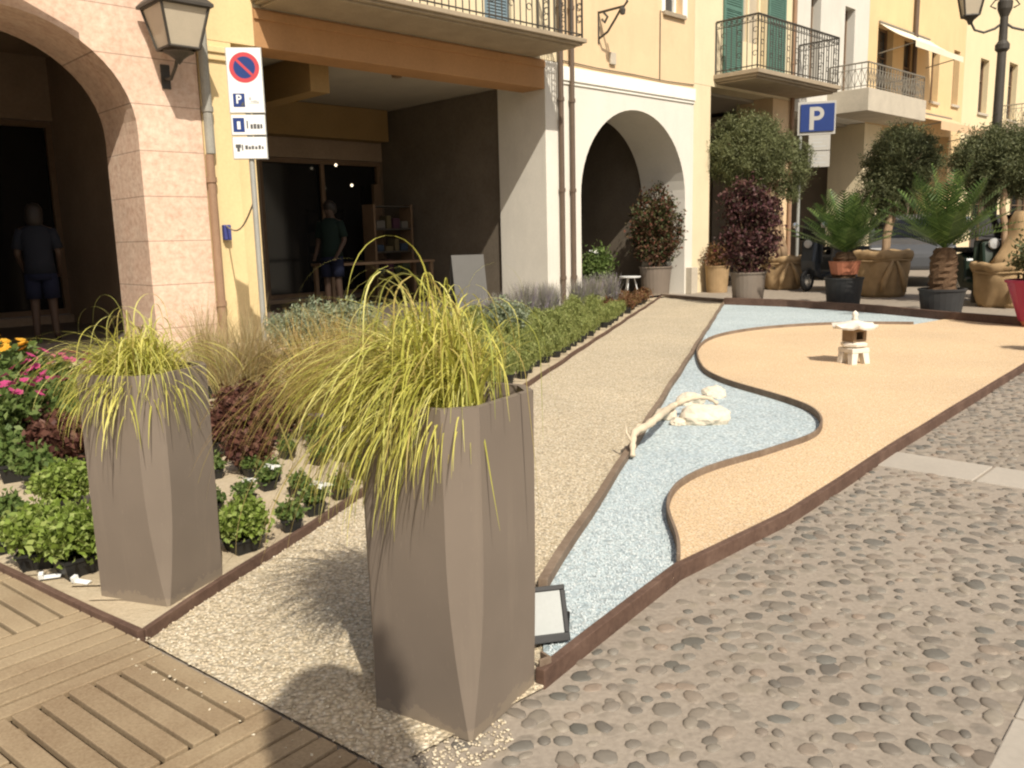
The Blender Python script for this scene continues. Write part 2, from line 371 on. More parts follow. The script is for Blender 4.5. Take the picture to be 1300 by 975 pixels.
# ------------------------------------------------------------------ GROUND
def ground_mat():
    t = NT('cobble mortar'); v = t.coord()
    n1 = t.noise(v, .8, 5); n2 = t.noise(v, 60, 4)
    mort = t.ramp(n1, [(.3, (.25, .213, .17)), (.7, (.335, .288, .232))]); mort = t.mix(.3, mort, t.ramp(n2, [(.3, (.17, .14, .108)), (.7, (.43, .37, .295))]))
    vw = t.add('ShaderNodeTexNoise', i_Scale=3.0, i_Detail=2.0); t.link(v, vw.inputs['Vector'])
    vv = t.mix(.06, v, vw.outputs['Color'])
    vo = t.add('ShaderNodeTexVoronoi', i_Scale=13.0); t.link(vv, vo.inputs['Vector'])
    msk = t.ramp(vo.outputs['Distance'], [(.26, (1, 1, 1)), (.42, (0, 0, 0))])
    st = t.ramp(t.math('FRACT', t.math('MULTIPLY', vo.outputs['Color'], 3.7)), [(0, (.13, .12, .10)), (.35, (.22, .19, .15)), (.7, (.17, .155, .12)), (1, (.30, .25, .18))])
    col = t.mix(t.math('MULTIPLY', msk, .5), mort, st); t.base(col); t.set(.75, .3)
    h = t.math('ADD', t.math('MULTIPLY', msk, .5), t.math('MULTIPLY', n2, .35)); t.bump(h, .5, .012); return t.m
M['ground'] = ground_mat()
g_ = MB(); g_.geo([(-150, -150, 0), (150, -150, 0), (150, 150, 0), (-150, 150, 0)], [(0, 1, 2, 3)])
tag(g_.build('ground', 'ground', fix=False), kind='structure')

def poly_in(poly, P):
    poly = np.asarray(poly); x, y = P[:, 0], P[:, 1]; ins = np.zeros(len(P), bool); j = len(poly)-1
    for i in range(len(poly)):
        xi, yi = poly[i]; xj, yj = poly[j]
        ins ^= ((yi > y) != (yj > y)) & (x < (xj-xi)*(y-yi)/(yj-yi+1e-12)+xi); j = i
    return ins
def line(a, b, n):
    return [np.array(a)+(np.array(b)-np.array(a))*i/n for i in range(n+1)]
# surveyed corners
C0 = G(185, 818); K1 = G(840, 378); PR0 = G(690, 755); PR1 = G(920, 385)
OUT = [G(686, 874), G(860, 735), G(1000, 665), G(1150, 565), G(1300, 470)]
OUTD = (OUT[4]-OUT[3])/np.linalg.norm(OUT[4]-OUT[3]); OUT.append(OUT[4]+OUTD*2.0)
BACK = [G(920, 388), G(1000, 391), G(1100, 398), G(1200, 408), G(1300, 417)]
BACK.append(BACK[4]+(BACK[4]-BACK[3])*1.2)
KL = G(0, 731); KLD = (KL-C0)/np.linalg.norm(KL-C0); KL2 = C0+KLD*6
kdir = (K1-C0)/np.linalg.norm(K1-C0); kn = np.array([-kdir[1], kdir[0]])      # into the bed
FRONT = G(478, 975); FRONT2 = C0+(FRONT-C0)*1.25
DE2_ = np.array([(FRONT-C0)[1], -(FRONT-C0)[0]])/np.linalg.norm(FRONT-C0); DE2_ = DE2_*(-1 if DE2_[1] > 0 else 1)
PATH = [C0, FRONT2, G(520, 968), G(690, 878), PR0, PR1, K1]

def gravel(name, c, cols, scale, bump=.7, dist=.012, big=None):
    t = NT(name); v = t.coord(); vo = t.add('ShaderNodeTexVoronoi', i_Scale=scale); t.link(v, vo.inputs['Vector'])
    sc = t.add('ShaderNodeSeparateColor'); t.link(vo.outputs['Color'], sc.inputs[0])
    k = len(cols); col = t.ramp(sc.outputs[0], [((i+.5)/k, q) for i, q in enumerate(cols)])
    edge = t.ramp(vo.outputs['Distance'], [(.25, (1, 1, 1)), (.75, (.45, .45, .45))]); col = t.mix(.7, col, t.mix(1, col, edge, 'MULTIPLY'))
    n = t.noise(v, .9, 5); col = t.mix(.5, col, t.mix(1, col, t.ramp(n, [(.3, (.8, .8, .8)), (.7, (1.12, 1.1, 1.06))]), 'MULTIPLY'))
    if big: n2 = t.noise(v, 7, 4, .7); col = t.mix(t.ramp(n2, [(.5, (0, 0, 0)), (.7, (.55, .55, .55))]), col, big)
    t.base(col); t.set(.85, .2)
    hh = t.math('ADD', t.math('MULTIPLY', t.math('SUBTRACT', 1, vo.outputs['Distance']), .8), t.math('MULTIPLY', sc.outputs[1], .5)); t.bump(hh, bump, dist); return t.m
M['path'] = gravel('beige gravel', 0, [(.58, .49, .34), (.68, .59, .43), (.48, .40, .27), (.78, .70, .54), (.62, .52, .37)], 75)
M['blueg'] = gravel('pale blue gravel', 0, [(.48, .575, .60), (.57, .655, .675), (.41, .505, .54), (.65, .715, .715), (.52, .61, .63)], 60, .5, .010, (.40, .475, .51))
M['sand'] = gravel('golden sand', 0, [(.74, .545, .335), (.78, .585, .37), (.69, .495, .29), (.81, .64, .44)], 110, .35, .006)
def bed_mat():
    t = NT('pale bed sand'); v = t.coord(); n1 = t.noise(v, 2.5, 6, .6); n2 = t.noise(v, 70, 5, .7)
    col = t.ramp(n1, [(.3, (.42, .34, .23)), (.55, (.54, .45, .31)), (.75, (.60, .51, .36))]); col = t.mix(.35, col, t.ramp(n2, [(.3, (.28, .21, .13)), (.7, (.62, .53, .38))]))
    t.base(col); t.set(.9, .15); t.bump(t.math('ADD', n2, t.math('MULTIPLY', n1, 2)), .5, .02); return t.m
M['bed'] = bed_mat()
def sheet(name, poly, z, mat, res=None):
    mb = MB(); mb.geo([(p[0], p[1], z) for p in poly], [tuple(range(len(poly)))]); o = mb.build(name, mat, fix=False)
    me = o.data
    if me.polygons[0].normal.z < 0: me.flip_normals()
    return tag(o, kind='structure')
sheet('gravel_path', PATH, .012, 'path')
# flower bed soil: a gently uneven sheet
BEDP = [C0, K1+kdir*.3, fac(2.6, .35), fac(.05, .32), fac(-5.4, .3), fac(-11, .5), KL2]
BZ = .04
def bedz(x, y): return BZ+.004*math.sin(x*5+y*3)+.003*math.sin(y*7-x*4)
def bed_sheet():
    xs = np.arange(-9, 4.2, .12); ys = np.arange(2.0, 17, .12); X, Y = np.meshgrid(xs, ys); P = np.stack([X.ravel(), Y.ravel()], 1); ins = poly_in(BEDP, P)
    idx = -np.ones(len(P), int); nx = len(xs); V = []; Fc = []
    for j in range(len(ys)-1):
        for i in range(nx-1):
            q = [j*nx+i, j*nx+i+1, (j+1)*nx+i+1, (j+1)*nx+i]
            if all(ins[k] for k in q):
                for k in q:
                    if idx[k] < 0: idx[k] = len(V); V.append((P[k, 0], P[k, 1], bedz(*P[k])))
                Fc.append([idx[k] for k in q])
    return npmesh('bed_soil', V, Fc, 'bed', smooth=True)
tag(bed_sheet(), kind='structure')
sheet('bed_soil_base', BEDP, .0365, 'bed')
# wavy edge between blue gravel and golden sand
ez = .055
WL = [(885, 450), (888, 460), (895, 470), (912, 479), (935, 487), (960, 494), (985, 501), (1010, 509), (1028, 516), (1041, 526), (1044, 537), (1038, 548), (1022, 556), (1000, 563), (970, 573), (940, 581), (912, 589), (890, 597), (872, 606), (858, 616), (850, 628), (847, 642), (850, 656), (856, 670), (861, 686), (862, 704), (857, 722), (846, 742)]
WU = [(885, 450), (885, 443), (890, 436), (900, 429), (915, 424), (940, 419), (972, 415), (1010, 412), (1050, 410), (1100, 409), (1160, 409.5)]
WLp = [G(*p, ez) for p in WL]; WUp = [G(*p, ez) for p in WU]
def smooth_poly(P, it=2):
    P = [np.array(p) for p in P]
    for _ in range(it):
        Q = [P[0]]
        for a, b in zip(P[:-1], P[1:]): Q += [a*.75+b*.25, a*.25+b*.75]
        Q.append(P[-1]); P = Q
    return P
WAVE = smooth_poly(list(reversed(WUp))+WLp[1:], 2)
wl_end = WLp[-1]
WEDGE = [PR0+np.array([.01, .0])]+OUT+list(reversed(BACK))+[PR1]
sheet('blue_gravel', [G(690, 872)]+OUT[1:]+list(reversed(BACK))+[PR1, PR0], .02, 'blueg')
SANDP = WAVE+[OUT[1]]+OUT[2:]+list(reversed(BACK))[:3]
sheet('golden_sand', SANDP, .032, 'sand')
# stone paving band and slab in the cobbles
M['paving'] = surf('grey paving stone', (.40, .36, .30), .1, 2, 50, .15, .7, .3)
a, b, c, d = G(1105, 590), G(1300, 622), G(1300, 603), G(1150, 583)
dd = b-a; dd /= np.linalg.norm(dd); nn_ = np.array([-dd[1], dd[0]])
pv = MB()
for k in range(6):
    s0 = -.12+k*.62; q = [a+dd*s0, a+dd*(s0+.605), a+dd*(s0+.605)+nn_*.33, a+dd*s0+nn_*.33]; pv.flat([tuple(p) for p in q], -.02, .006)
tag(pv.build('paving_band', 'paving', bevel=.004), kind='structure')
sc_ = MB(); e0, e1 = G(1250, 985), G(1300, 888); ed = (e1-e0)/np.linalg.norm(e1-e0); en = np.array([ed[1], -ed[0]])
for k in range(3):
    q = [e0-ed*.6+ed*(k*.9), e0-ed*.6+ed*(k*.9+.89), e0-ed*.6+ed*(k*.9+.89)+en*.6, e0-ed*.6+ed*k*.9+en*.6]; sc_.flat([tuple(p) for p in q], -.02, .006)
tag(sc_.build('paving_slabs', 'paving', bevel=.004), kind='structure')

# cobbles (pebbles set in mortar) as real stones
M['pebble'] = island('river pebbles', [(.15, .135, .112), (.25, .215, .172), (.20, .176, .143), (.29, .25, .195), (.16, .157, .135), (.24, .195, .152), (.34, .295, .23), (.22, .196, .16), (.27, .23, .18), (.31, .24, .18), (.13, .125, .105), (.25, .225, .185)], .6, .35, .2)
def pebbles():
    sp = .064; xs = np.arange(-1.0, 9.0, sp); ys = np.arange(1.2, 9.5, sp); X, Y = np.meshgrid(xs, ys)
    X = X+(np.arange(len(ys)) % 2)[:, None]*sp*.5
    P = np.stack([X.ravel(), Y.ravel()], 1)+RNG.uniform(-.36, .36, (X.size, 2))*sp
    ok = np.ones(len(P), bool)
    for poly in (WEDGE, PATH, [tuple(p) for p in (a, a+dd*3.7, a+dd*3.7+nn_*.34, a+nn_*.34)]): ok &= ~poly_in(poly, P)
    slabpoly = [tuple(q) for q in (e0-ed*.6, e0+ed*2.1, e0+ed*2.1+en*.6, e0-ed*.6+en*.6)]; ok &= ~poly_in(slabpoly, P)
    # right of the outer edging, in view
    o0, o1 = OUT[0], OUT[4]; sd = (o1[0]-o0[0])*(P[:, 1]-o0[1])-(o1[1]-o0[1])*(P[:, 0]-o0[0]); ok &= (sd < -.02) | (P[:, 1] < o0[1]-.03)
    L0 = FRONT2-C0; ok &= ~(((L0[0])*(P[:, 1]-C0[1])-(L0[1])*(P[:, 0]-C0[0])) < 0) | (P[:, 0] > FRONT[0]-.02)
    ok &= (P[:, 0] < P[:, 1]*.62+.5) & (P[:, 0] > FRONT[0]-.03); ok &= RNG.uniform(size=len(P)) < .93
    P = P[ok]; n = len(P); ns = 9; prof = [(1.0, -.3), (.96, .35), (.72, .8), (.3, 1.0)]
    rx = RNG.uniform(.015, .036, n)*np.where(RNG.uniform(size=n) < .15, 1.15, 1); ry = rx*RNG.uniform(.6, .95, n); hh = RNG.uniform(.003, .0085, n); th = RNG.uniform(0, PI, n)
    ang = np.arange(ns)*2*PI/ns; V = np.zeros((n, len(prof)*ns+1, 3)); wob = 1+RNG.normal(size=(n, ns))*.07
    for i, (r, z) in enumerate(prof):
        x = rx[:, None]*r*np.cos(ang)*wob; y = ry[:, None]*r*np.sin(ang)*wob
        V[:, i*ns:(i+1)*ns, 0] = P[:, :1]+x*np.cos(th)[:, None]-y*np.sin(th)[:, None]; V[:, i*ns:(i+1)*ns, 1] = P[:, 1:]+x*np.sin(th)[:, None]+y*np.cos(th)[:, None]; V[:, i*ns:(i+1)*ns, 2] = (hh*z)[:, None]
    V[:, -1, :2] = P; V[:, -1, 2] = hh*1.03; f = []
    for i in range(len(prof)-1):
        for j in range(ns): f.append([i*ns+j, i*ns+(j+1) % ns, (i+1)*ns+(j+1) % ns, (i+1)*ns+j])
    k = len(prof)*ns; base = (np.arange(n)*(k+1))[:, None, None]
    q = (base+np.array(f)[None]).reshape(-1, 4); top = (len(prof)-1)*ns
    tr = [[top+j, top+(j+1) % ns, k, k] for j in range(ns)]
    me = bpy.data.meshes.new('cobblestones'); tri = (base+np.array(tr)[None, :, :3]).reshape(-1, 3)
    me.from_pydata(V.reshape(-1, 3).tolist(), [], q.tolist()+tri.tolist()); me.polygons.foreach_set('use_smooth', [True]*len(me.polygons)); me.materials.append(M['pebble'])
    ob = bpy.data.objects.new('cobblestones', me); C.objects.link(ob); return tag(ob, 'grey and brown river pebbles set in mortar across the square', 'cobblestones', kind='stuff')
pebbles()
# loose gravel chips near the camera
def chips(name, poly, ymax, n, size, z, cols, label, keep=None):
    poly = np.asarray(poly); lo = poly.min(0); hi = np.minimum(poly.max(0), [99, ymax]); P = RNG.uniform(lo, hi, (n*4, 2)); P = P[poly_in(poly, P)]
    if keep is not None: P = P[keep(P)]
    w = np.clip(1.6*(P[:, 1].min()+.4)/P[:, 1], .1, 1)*np.clip((ymax-P[:, 1])/(ymax*.45), 0, 1); P = P[RNG.uniform(size=len(P)) < w][:n]; n = len(P)
    oc = np.array([[1, 0, 0], [0, 1, 0], [-1, 0, 0], [0, -1, 0], [0, 0, 1], [0, 0, -1.]]); fc = np.array([[0, 1, 4], [1, 2, 4], [2, 3, 4], [3, 0, 4], [1, 0, 5], [2, 1, 5], [3, 2, 5], [0, 3, 5]])
    s = size*RNG.uniform(.55, 1.25, (n, 1, 1))*RNG.uniform(.6, 1.1, (n, 6, 1)); a1 = rand_dirs(n); b1 = np.cross(a1, rand_dirs(n)); b1 /= np.linalg.norm(b1, axis=1, keepdims=True); c1 = np.cross(a1, b1)
    R = np.stack([a1, b1, c1*.7], 1); V = (oc[None]*s)@R; V[:, :, 2] *= .7; V += np.concatenate([P, np.full((n, 1), z+size*.25)], 1)[:, None]
    o = npmesh(name, V.reshape(-1, 3), (fc[None]+(np.arange(n)*6)[:, None, None]).reshape(-1, 3), island(name+' stone', cols, .85, .2)); return tag(o, label, 'gravel', kind='stuff')
chips('gravel_chips', PATH, 6.5, 16000, .0075, .012, [(.62, .53, .38), (.74, .66, .50), (.50, .42, .29), (.82, .76, .62), (.66, .56, .40)], 'loose beige gravel chips covering the path between the planters')
chips('stray_gravel', [G(455, 985), G(590, 985), G(655, 945), G(640, 915), G(520, 930), G(470, 950)], 5, 420, .007, .002, [(.62, .53, .38), (.74, .66, .50), (.50, .42, .29)], 'stray beige gravel chips spilled on the cobbles before the tall planter')
chips('stray_gravel', [C0+DE2_*.0, FRONT2, FRONT2+DE2_*.16, C0+DE2_*.12], 5, 90, .006, .037, [(.62, .53, .38), (.74, .66, .50), (.50, .42, .29)], 'stray gravel chips lying on the edge of the wooden decking')
blue_only = lambda P: ~poly_in(SANDP, P)
chips('blue_gravel_chips', [PR0+np.array([.03, .02]), OUT[0]+np.array([.03, .12]), OUT[1], WLp[-4], WLp[-8], WLp[14], G(800, 585)], 5.5, 7000, .0062, .02, [(.56, .63, .64), (.66, .72, .725), (.48, .56, .59), (.74, .78, .77)], 'loose pale blue gravel chips in the dry stream', blue_only)

# ------------------------------------------------------------------ edgings
def strip_edge(name, pts, z0, z1, th, mat, label, wob=.0, cat='edging'):
    P = [np.array(p, float) for p in pts]; Q = []
    for p, q in zip(P[:-1], P[1:]):
        n = max(1, int(np.linalg.norm(q-p)/.25)); Q += [p+(q-p)*i/n for i in range(n)]
    Q.append(P[-1]); k = len(Q); rings = []
    for i, p in enumerate(Q):
        t = Q[min(i+1, k-1)]-Q[max(i-1, 0)]; t /= np.linalg.norm(t); nr = np.array([-t[1], t[0]]); w = wob*math.sin(i*1.3)+wob*.6*math.sin(i*.47+1); p = p+nr*w; zz = z1+wob*.4*math.sin(i*.8)
        rings.append([(*(p-nr*th/2), z0), (*(p+nr*th/2), z0), (*(p+nr*th/2), zz), (*(p-nr*th/2), zz)])
    loc = Vector((float(Q[0][0]), float(Q[0][1]), 0)); mb = MB(); mb.loft([[(x-loc.x, y-loc.y, z) for x, y, z in r] for r in rings])
    o = mb.build(name, mat, bevel=.003); o.location = loc; return tag(o, label, cat)
strip_edge('steel_edging', [C0+kdir*.0, K1], -.02, .05, .02, 'rust', 'rusty steel strip between the flower bed and the gravel path', .006)
strip_edge('steel_edging', [C0-kdir*.012, KL2], -.02, .054, .022, 'rust', 'rusty steel strip between the flower bed and the wooden decking', .004)
strip_edge('steel_edging', [PR0-(PR1-PR0)/np.linalg.norm(PR1-PR0)*.0, PR1], -.02, .058, .034, 'rustp', 'dusty straight strip between the gravel path and the blue gravel', .004)
strip_edge('steel_edging', OUT, -.02, .056, .03, 'rust', 'long rusty strip between the golden sand and the cobbles', .002)
strip_edge('steel_edging', BACK, -.02, .13, .07, 'rust', 'rusty strip along the far end of the garden below the palms', .004)
_o = OUT[1]-OUT[0]; WAVEC = [p for p in WAVE if (_o[0]*(p[1]-OUT[0][1])-_o[1]*(p[0]-OUT[0][0]))/np.linalg.norm(_o) > .03 and ((OUT[2]-OUT[1])[0]*(p[1]-OUT[1][1])-(OUT[2]-OUT[1])[1]*(p[0]-OUT[1][0]))/np.linalg.norm(OUT[2]-OUT[1]) > .022]
strip_edge('steel_edging', WAVEC, -.01, .066, .014, 'rustp', 'thin winding steel strip between blue gravel and golden sand')
strip_edge('steel_edging', [K1+kdir*.02, K1*.5+PR1*.5, PR1+np.array([.02, .02])], -.02, .07, .06, 'rustp', 'short strip closing the far end of the gravel path')
bp = G(690, 866)
t_ = thing('corner_bracket', 'small rusty angle bracket at the corner beside the tall planter', 'bracket', (bp[0], bp[1], 0), math.radians(35))
MB().box(-.02, .02, -.012, -.004, 0, .075).box(.012, .02, -.004, .03, 0, .075).build('plate', 'rustp', t_, bevel=.001)
MB().lathe([(.005, 0), (.005, .006), (.002, .008)], 8, (0, 0, 0)).build('bolt', 'chrome', t_, loc=(-.006, -.012, .05)).rotation_euler.x = PI/2

# ------------------------------------------------------------------ wooden decking (parquet tiles)
DE1 = (FRONT-C0)/np.linalg.norm(FRONT-C0); DE2 = np.array([DE1[1], -DE1[0]])
if DE2[1] > 0: DE2 = -DE2
QJ = G(211, 842); TS = .5
def deckmat():
    t = NT('weathered decking wood'); g = t.add('ShaderNodeNewGeometry'); v = t.coord()
    col = t.ramp(g.outputs['Random Per Island'], [(.0, (.25, .185, .11)), (.3, (.34, .26, .16)), (.6, (.29, .22, .135)), (1, (.40, .315, .20))])
    n = t.noise(v, 1.6, 6, .65); col = t.mix(t.ramp(n, [(.44, (0, 0, 0)), (.64, (.85, .85, .85))]), col, (.19, .125, .07))
    n2 = t.noise(t.coord((14, 14, 14)), 8, 5, .7); col = t.mix(.3, col, t.ramp(n2, [(.3, (.17, .12, .07)), (.7, (.50, .41, .27))])); t.base(col); t.set(.75, .25); t.bump(n2, .3, .004); return t.m
M['deck'] = deckmat()
deck = thing('wooden_decking', 'weathered wooden decking of square slatted tiles by the flower bed', 'decking', (QJ[0], QJ[1], 0), math.atan2(DE1[1], DE1[0]))
sgn = 1 if (DE2@np.array([-DE1[1], DE1[0]])) > 0 else -1
for i in range(-6, 4):
    for j in range(0, 4):
        mb = MB(); al = (i+j) % 2 == 0; x0 = i*TS; y0 = j*TS; npl = 7; w = TS/npl
        for k in range(npl):
            h = .036+RNG.uniform(-.0015, .0015); g0 = .0065; e = .0045
            if al: mb.box(x0+e, x0+TS-e, sgn*(y0+k*w+g0), sgn*(y0+(k+1)*w-g0), .016, h)
            else: mb.box(x0+k*w+g0, x0+(k+1)*w-g0, sgn*(y0+e), sgn*(y0+TS-e), .016, h)
        for k in (.12, .88):
            if al: mb.box(x0+TS*k-.02, x0+TS*k+.02, sgn*(y0+.004), sgn*(y0+TS-.004), .0, .0155)
            else: mb.box(x0+.004, x0+TS-.004, sgn*(y0+TS*k-.02), sgn*(y0+TS*k+.02), .0, .0155)
        mb.build('deck_tile', 'deck', deck, bevel=.003)
fb_ = MB(); fb_.box(-6*TS, 4*TS, min(0, sgn*4*TS)+.003, max(0, sgn*4*TS)-.003, .004, .0075); fb_.build('gap_shade_sheet', 'soil', deck)  # dark sheet added below the slats so the gaps look shaded

# ------------------------------------------------------------------ BUILDINGS (local frame: x along the street front, y into the house, z up)
def house(name, label, s0, cat='building'):
    p = fac(s0); t = thing(name, label, cat, (p[0], p[1], 0), PI/2-math.radians(46)); t['s0'] = 0; KIDS[t.name] = s0; return t
def S(t): return KIDS[t.name]
def wallgrid(mb, x0, x1, z0, z1, y0, dep, holes=(), mi=0):
    xs = sorted({x0, x1, *[h[0] for h in holes], *[h[1] for h in holes]}); zs = sorted({z0, z1, *[h[2] for h in holes], *[h[3] for h in holes]})
    def solid(i, j):
        if i < 0 or j < 0 or i >= len(xs)-1 or j >= len(zs)-1: return False
        cx = (xs[i]+xs[i+1])/2; cz = (zs[j]+zs[j+1])/2; return not any(h[0] < cx < h[1] and h[2] < cz < h[3] for h in holes)
    y1 = y0+dep
    for i in range(len(xs)-1):
        for j in range(len(zs)-1):
            if not solid(i, j): continue
            a, b, c, d = xs[i], xs[i+1], zs[j], zs[j+1]
            mb.geo([(a, y0, c), (b, y0, c), (b, y0, d), (a, y0, d)], [(0, 1, 2, 3)], mi); mb.geo([(a, y1, c), (b, y1, c), (b, y1, d), (a, y1, d)], [(3, 2, 1, 0)], mi)
            if not solid(i-1, j): mb.geo([(a, y0, c), (a, y1, c), (a, y1, d), (a, y0, d)], [(3, 2, 1, 0)], mi)
            if not solid(i+1, j): mb.geo([(b, y0, c), (b, y1, c), (b, y1, d), (b, y0, d)], [(0, 1, 2, 3)], mi)
            if not solid(i, j-1): mb.geo([(a, y0, c), (b, y0, c), (b, y1, c), (a, y1, c)], [(3, 2, 1, 0)], mi)
            if not solid(i, j+1): mb.geo([(a, y0, d), (b, y0, d), (b, y1, d), (a, y1, d)], [(0, 1, 2, 3)], mi)
    return mb
def arch_wall(mb, x0, x1, ztop, xc, a, spring, b, dep, y0=0.0, n=28):
    poly = [(x0, -.05), (xc-a, -.05), (xc-a, spring)]+[(xc-a*math.cos(PI*k/n), spring+b*math.sin(PI*k/n)) for k in range(1, n)]+[(xc+a, spring), (xc+a, -.05), (x1, -.05), (x1, ztop), (x0, ztop)]
    # strips: triangulate as columns so that the faces stay clean
    y1 = y0+dep
    mb.box(x0, xc-a, y0, y1, -.05, ztop); mb.box(xc+a, x1, y0, y1, -.05, ztop)
    cur = [(xc-a, spring)]+poly[3:3+n-1]+[(xc+a, spring)]
    for (xa, za), (xb, zb) in zip(cur[:-1], cur[1:]):
        v = [(xa, y0, za), (xb, y0, zb), (xb, y0, ztop), (xa, y0, ztop), (xa, y1, za), (xb, y1, zb), (xb, y1, ztop), (xa, y1, ztop)]
        mb.geo(v, [(0, 1, 2, 3), (7, 6, 5, 4), (4, 5, 1, 0)])
    mb.geo([(xc-a, y0, ztop), (xc+a, y0, ztop), (xc+a, y1, ztop), (xc-a, y1, ztop)], [(0, 1, 2, 3)])
    return mb
def carcass(t, x0, x1, zc, top, mat, dep=8.0, y0=.4):
    """the upper storeys behind the front wall: side, rear and roof so that the house is closed"""
    mb = MB(); mb.box(x0+.01, x1-.01, y0, dep, zc+.15, top); mb.build('upper_storey', mat, t)
def portico(t, x0, x1, zc, yb, wall, y0=0.0, holes=(), ceil='ceil', floor=.08, sides=True):
    mb = MB(); mb.box(x0, x1, y0+.02, yb, zc, zc+.12); mb.build('portico_ceiling', ceil, t)
    mb = MB(); mb.box(x0, x1, y0+.3, yb, -.05, floor); mb.build('portico_floor', 'stonefloor', t)
    mb = MB(); wallgrid(mb, x0, x1, -.05, zc, yb, .3, holes); mb.build('rear_wall', wall, t)
    for h in holes:
        f = MB(); wallgrid(f, h[0]+.01, h[1]-.01, h[2]+.01, h[3]-.01, yb+.06, .08, [(h[0]+.09, h[1]-.09, h[2]+.09, h[3]-.09)])
        if h[1]-h[0] > 2:
            m = (h[0]+h[1])/2; f.box(m-.04, m+.04, yb+.07, yb+.13, h[2]+.09, h[3]-.09)
        w = f.build('shop_window', 'wood', t); MB().box(h[0]+.05, h[1]-.05, yb+.18, yb+.2, h[2]+.05, h[3]-.05).build('pane', 'glass', w)
def window(t, x, z, w, h, y=.16, frame='wood', pane='pane', sill=None, bars=1, rail=True):
    f = MB(); th = .06; wallgrid(f, x+.004, x+w-.004, z+.004, z+h-.004, y, .06, [(x+th, x+w-th, z+th, z+h-th)])
    for k in range(bars):
        c = x+w*(k+1)/(bars+1); f.box(c-.025, c+.025, y+.004, y+.05, z+th, z+h-th)
    if rail: f.box(x+th, x+w-th, y+.008, y+.046, z+h*.62-.015, z+h*.62+.015)
    o = f.build('window', frame, t); MB().box(x+th*.5, x+w-th*.5, y+.052, y+.058, z+th*.5, z+h-th*.5).build('pane', pane, o)
    if sill: MB().box(x-.06, x+w+.06, -.06, .12, z-.08, z-.004).build('sill', sill, o, bevel=.006)
    return o
def shutter(t, x0, x1, z0, z1, y, mat, th=.035):
    mb = MB(); e = .06
    mb.box(x0, x0+e, y, y+th, z0, z1).box(x1-e, x1, y, y+th, z0, z1).box(x0+e, x1-e, y, y+th, z0, z0+e).box(x0+e, x1-e, y, y+th, z1-e, z1).box(x0+e, x1-e, y, y+th, (z0+z1)/2-.03, (z0+z1)/2+.03)
    z = z0+e+.01
    while z < z1-e-.03:
        if not (abs(z-(z0+z1)/2) < .06): mb.geo([(x0+e, y+.004, z), (x1-e, y+.004, z), (x1-e, y+th-.004, z+.034), (x0+e, y+th-.004, z+.034), (x0+e, y+.004, z+.008), (x1-e, y+.004, z+.008), (x1-e, y+th-.004, z+.042), (x0+e, y+th-.004, z+.042)], [(0, 1, 2, 3), (4, 7, 6, 5), (0, 4, 5, 1), (1, 5, 6, 2), (2, 6, 7, 3), (3, 7, 4, 0)])
        z += .045
    mb.box(x0+e, x1-e, y+th*.45, y+th*.55, z0+e, z1-e)
    return mb.build('shutter', mat, t)
def railing(b, x0, x1, out, z0, z1, mat, style='scroll', step=.115, r=.009, name='railing'):
    mb = MB()
    def run(p, q, ends=True):
        p = Vector(p); q = Vector(q); L = (q-p).length; d = (q-p)/L
        for zz, rr in ((z1, .018), (z1-.13, .009), (z0+.06, .011)):
            mb.tube([p+Vector((0, 0, zz)), q+Vector((0, 0, zz))], rr, 6)
        n = max(2, round(L/step))
        for i in range(n+1):
            c = p+d*(L*i/n); big = i in (0, n); mb.tube([c+Vector((0, 0, z0)), c+Vector((0, 0, z1))], .016 if big else r, 5)
            if style == 'scroll' and i % 3 == 1 and i < n:
                for cz, R in ((z0+.28, .055), ((z0+z1)/2, .055), (z1-.28, .055)):
                    pts = [c+d*(step*.5+R*math.cos(a)*(1-a*.06))+Vector((0, 0, cz+R*math.sin(a)*(1-a*.06))) for a in np.linspace(0, 5.5, 12)]; mb.tube(pts, .007, 4)
            if style == 'scroll' and i < n:
                pts = [c+d*(step*.5+.045*math.cos(a))+Vector((0, 0, z1-.065+.045*math.sin(a))) for a in np.linspace(0, 2*PI, 9)]; mb.tube(pts, .006, 4)
            if style == 'cross' and i < n:
                mb.tube([c+Vector((0, 0, z0+.06)), c+d*(L/n)+Vector((0, 0, z0+.45))], .007, 4); mb.tube([c+d*(L/n)+Vector((0, 0, z0+.06)), c+Vector((0, 0, z0+.45))], .007, 4)
    y = -out+.06; run((x0+.05, y, 0), (x1-.05, y, 0)); run((x0+.05, -.02, 0), (x0+.05, y, 0)); run((x1-.05, -.02, 0), (x1-.05, y, 0))
    return mb.build(name, mat, b)
def balcony(t, x0, x1, out, z0, z1, rtop, smat, rmat, style='scroll', moulding=True, step=.115):
    sl = MB()
    if moulding:
        for i, (a, q0, q1) in enumerate(((.0, z0+(z1-z0)*.5, z1), (.05, z0+(z1-z0)*.22, z0+(z1-z0)*.5), (.12, z0, z0+(z1-z0)*.22))): sl.box(x0+a, x1-a, -out+a, -.001, q0, q1)
    else: sl.box(x0, x1, -out, -.001, z0, z1)
    b = sl.build('balcony', smat, t, bevel=.01)
    if False:
        for x in (x0+.45, (x0+x1)/2, x1-.45):
            co = MB(); co.geo([(x-.09, -.001, z0-.34), (x+.09, -.001, z0-.34), (x+.09, -.001, z0), (x-.09, -.001, z0), (x-.09, -out*.72, z0-.1), (x+.09, -out*.72, z0-.1), (x+.09, -out*.72, z0-.002), (x-.09, -out*.72, z0-.002)], [(0, 1, 2, 3), (4, 7, 6, 5), (0, 4, 5, 1), (3, 2, 6, 7), (1, 5, 6, 2), (0, 3, 7, 4)]); co.build('corbel', smat, b, bevel=.01)
    railing(b, x0, x1, out, z1, rtop, rmat, style, step)
    return b
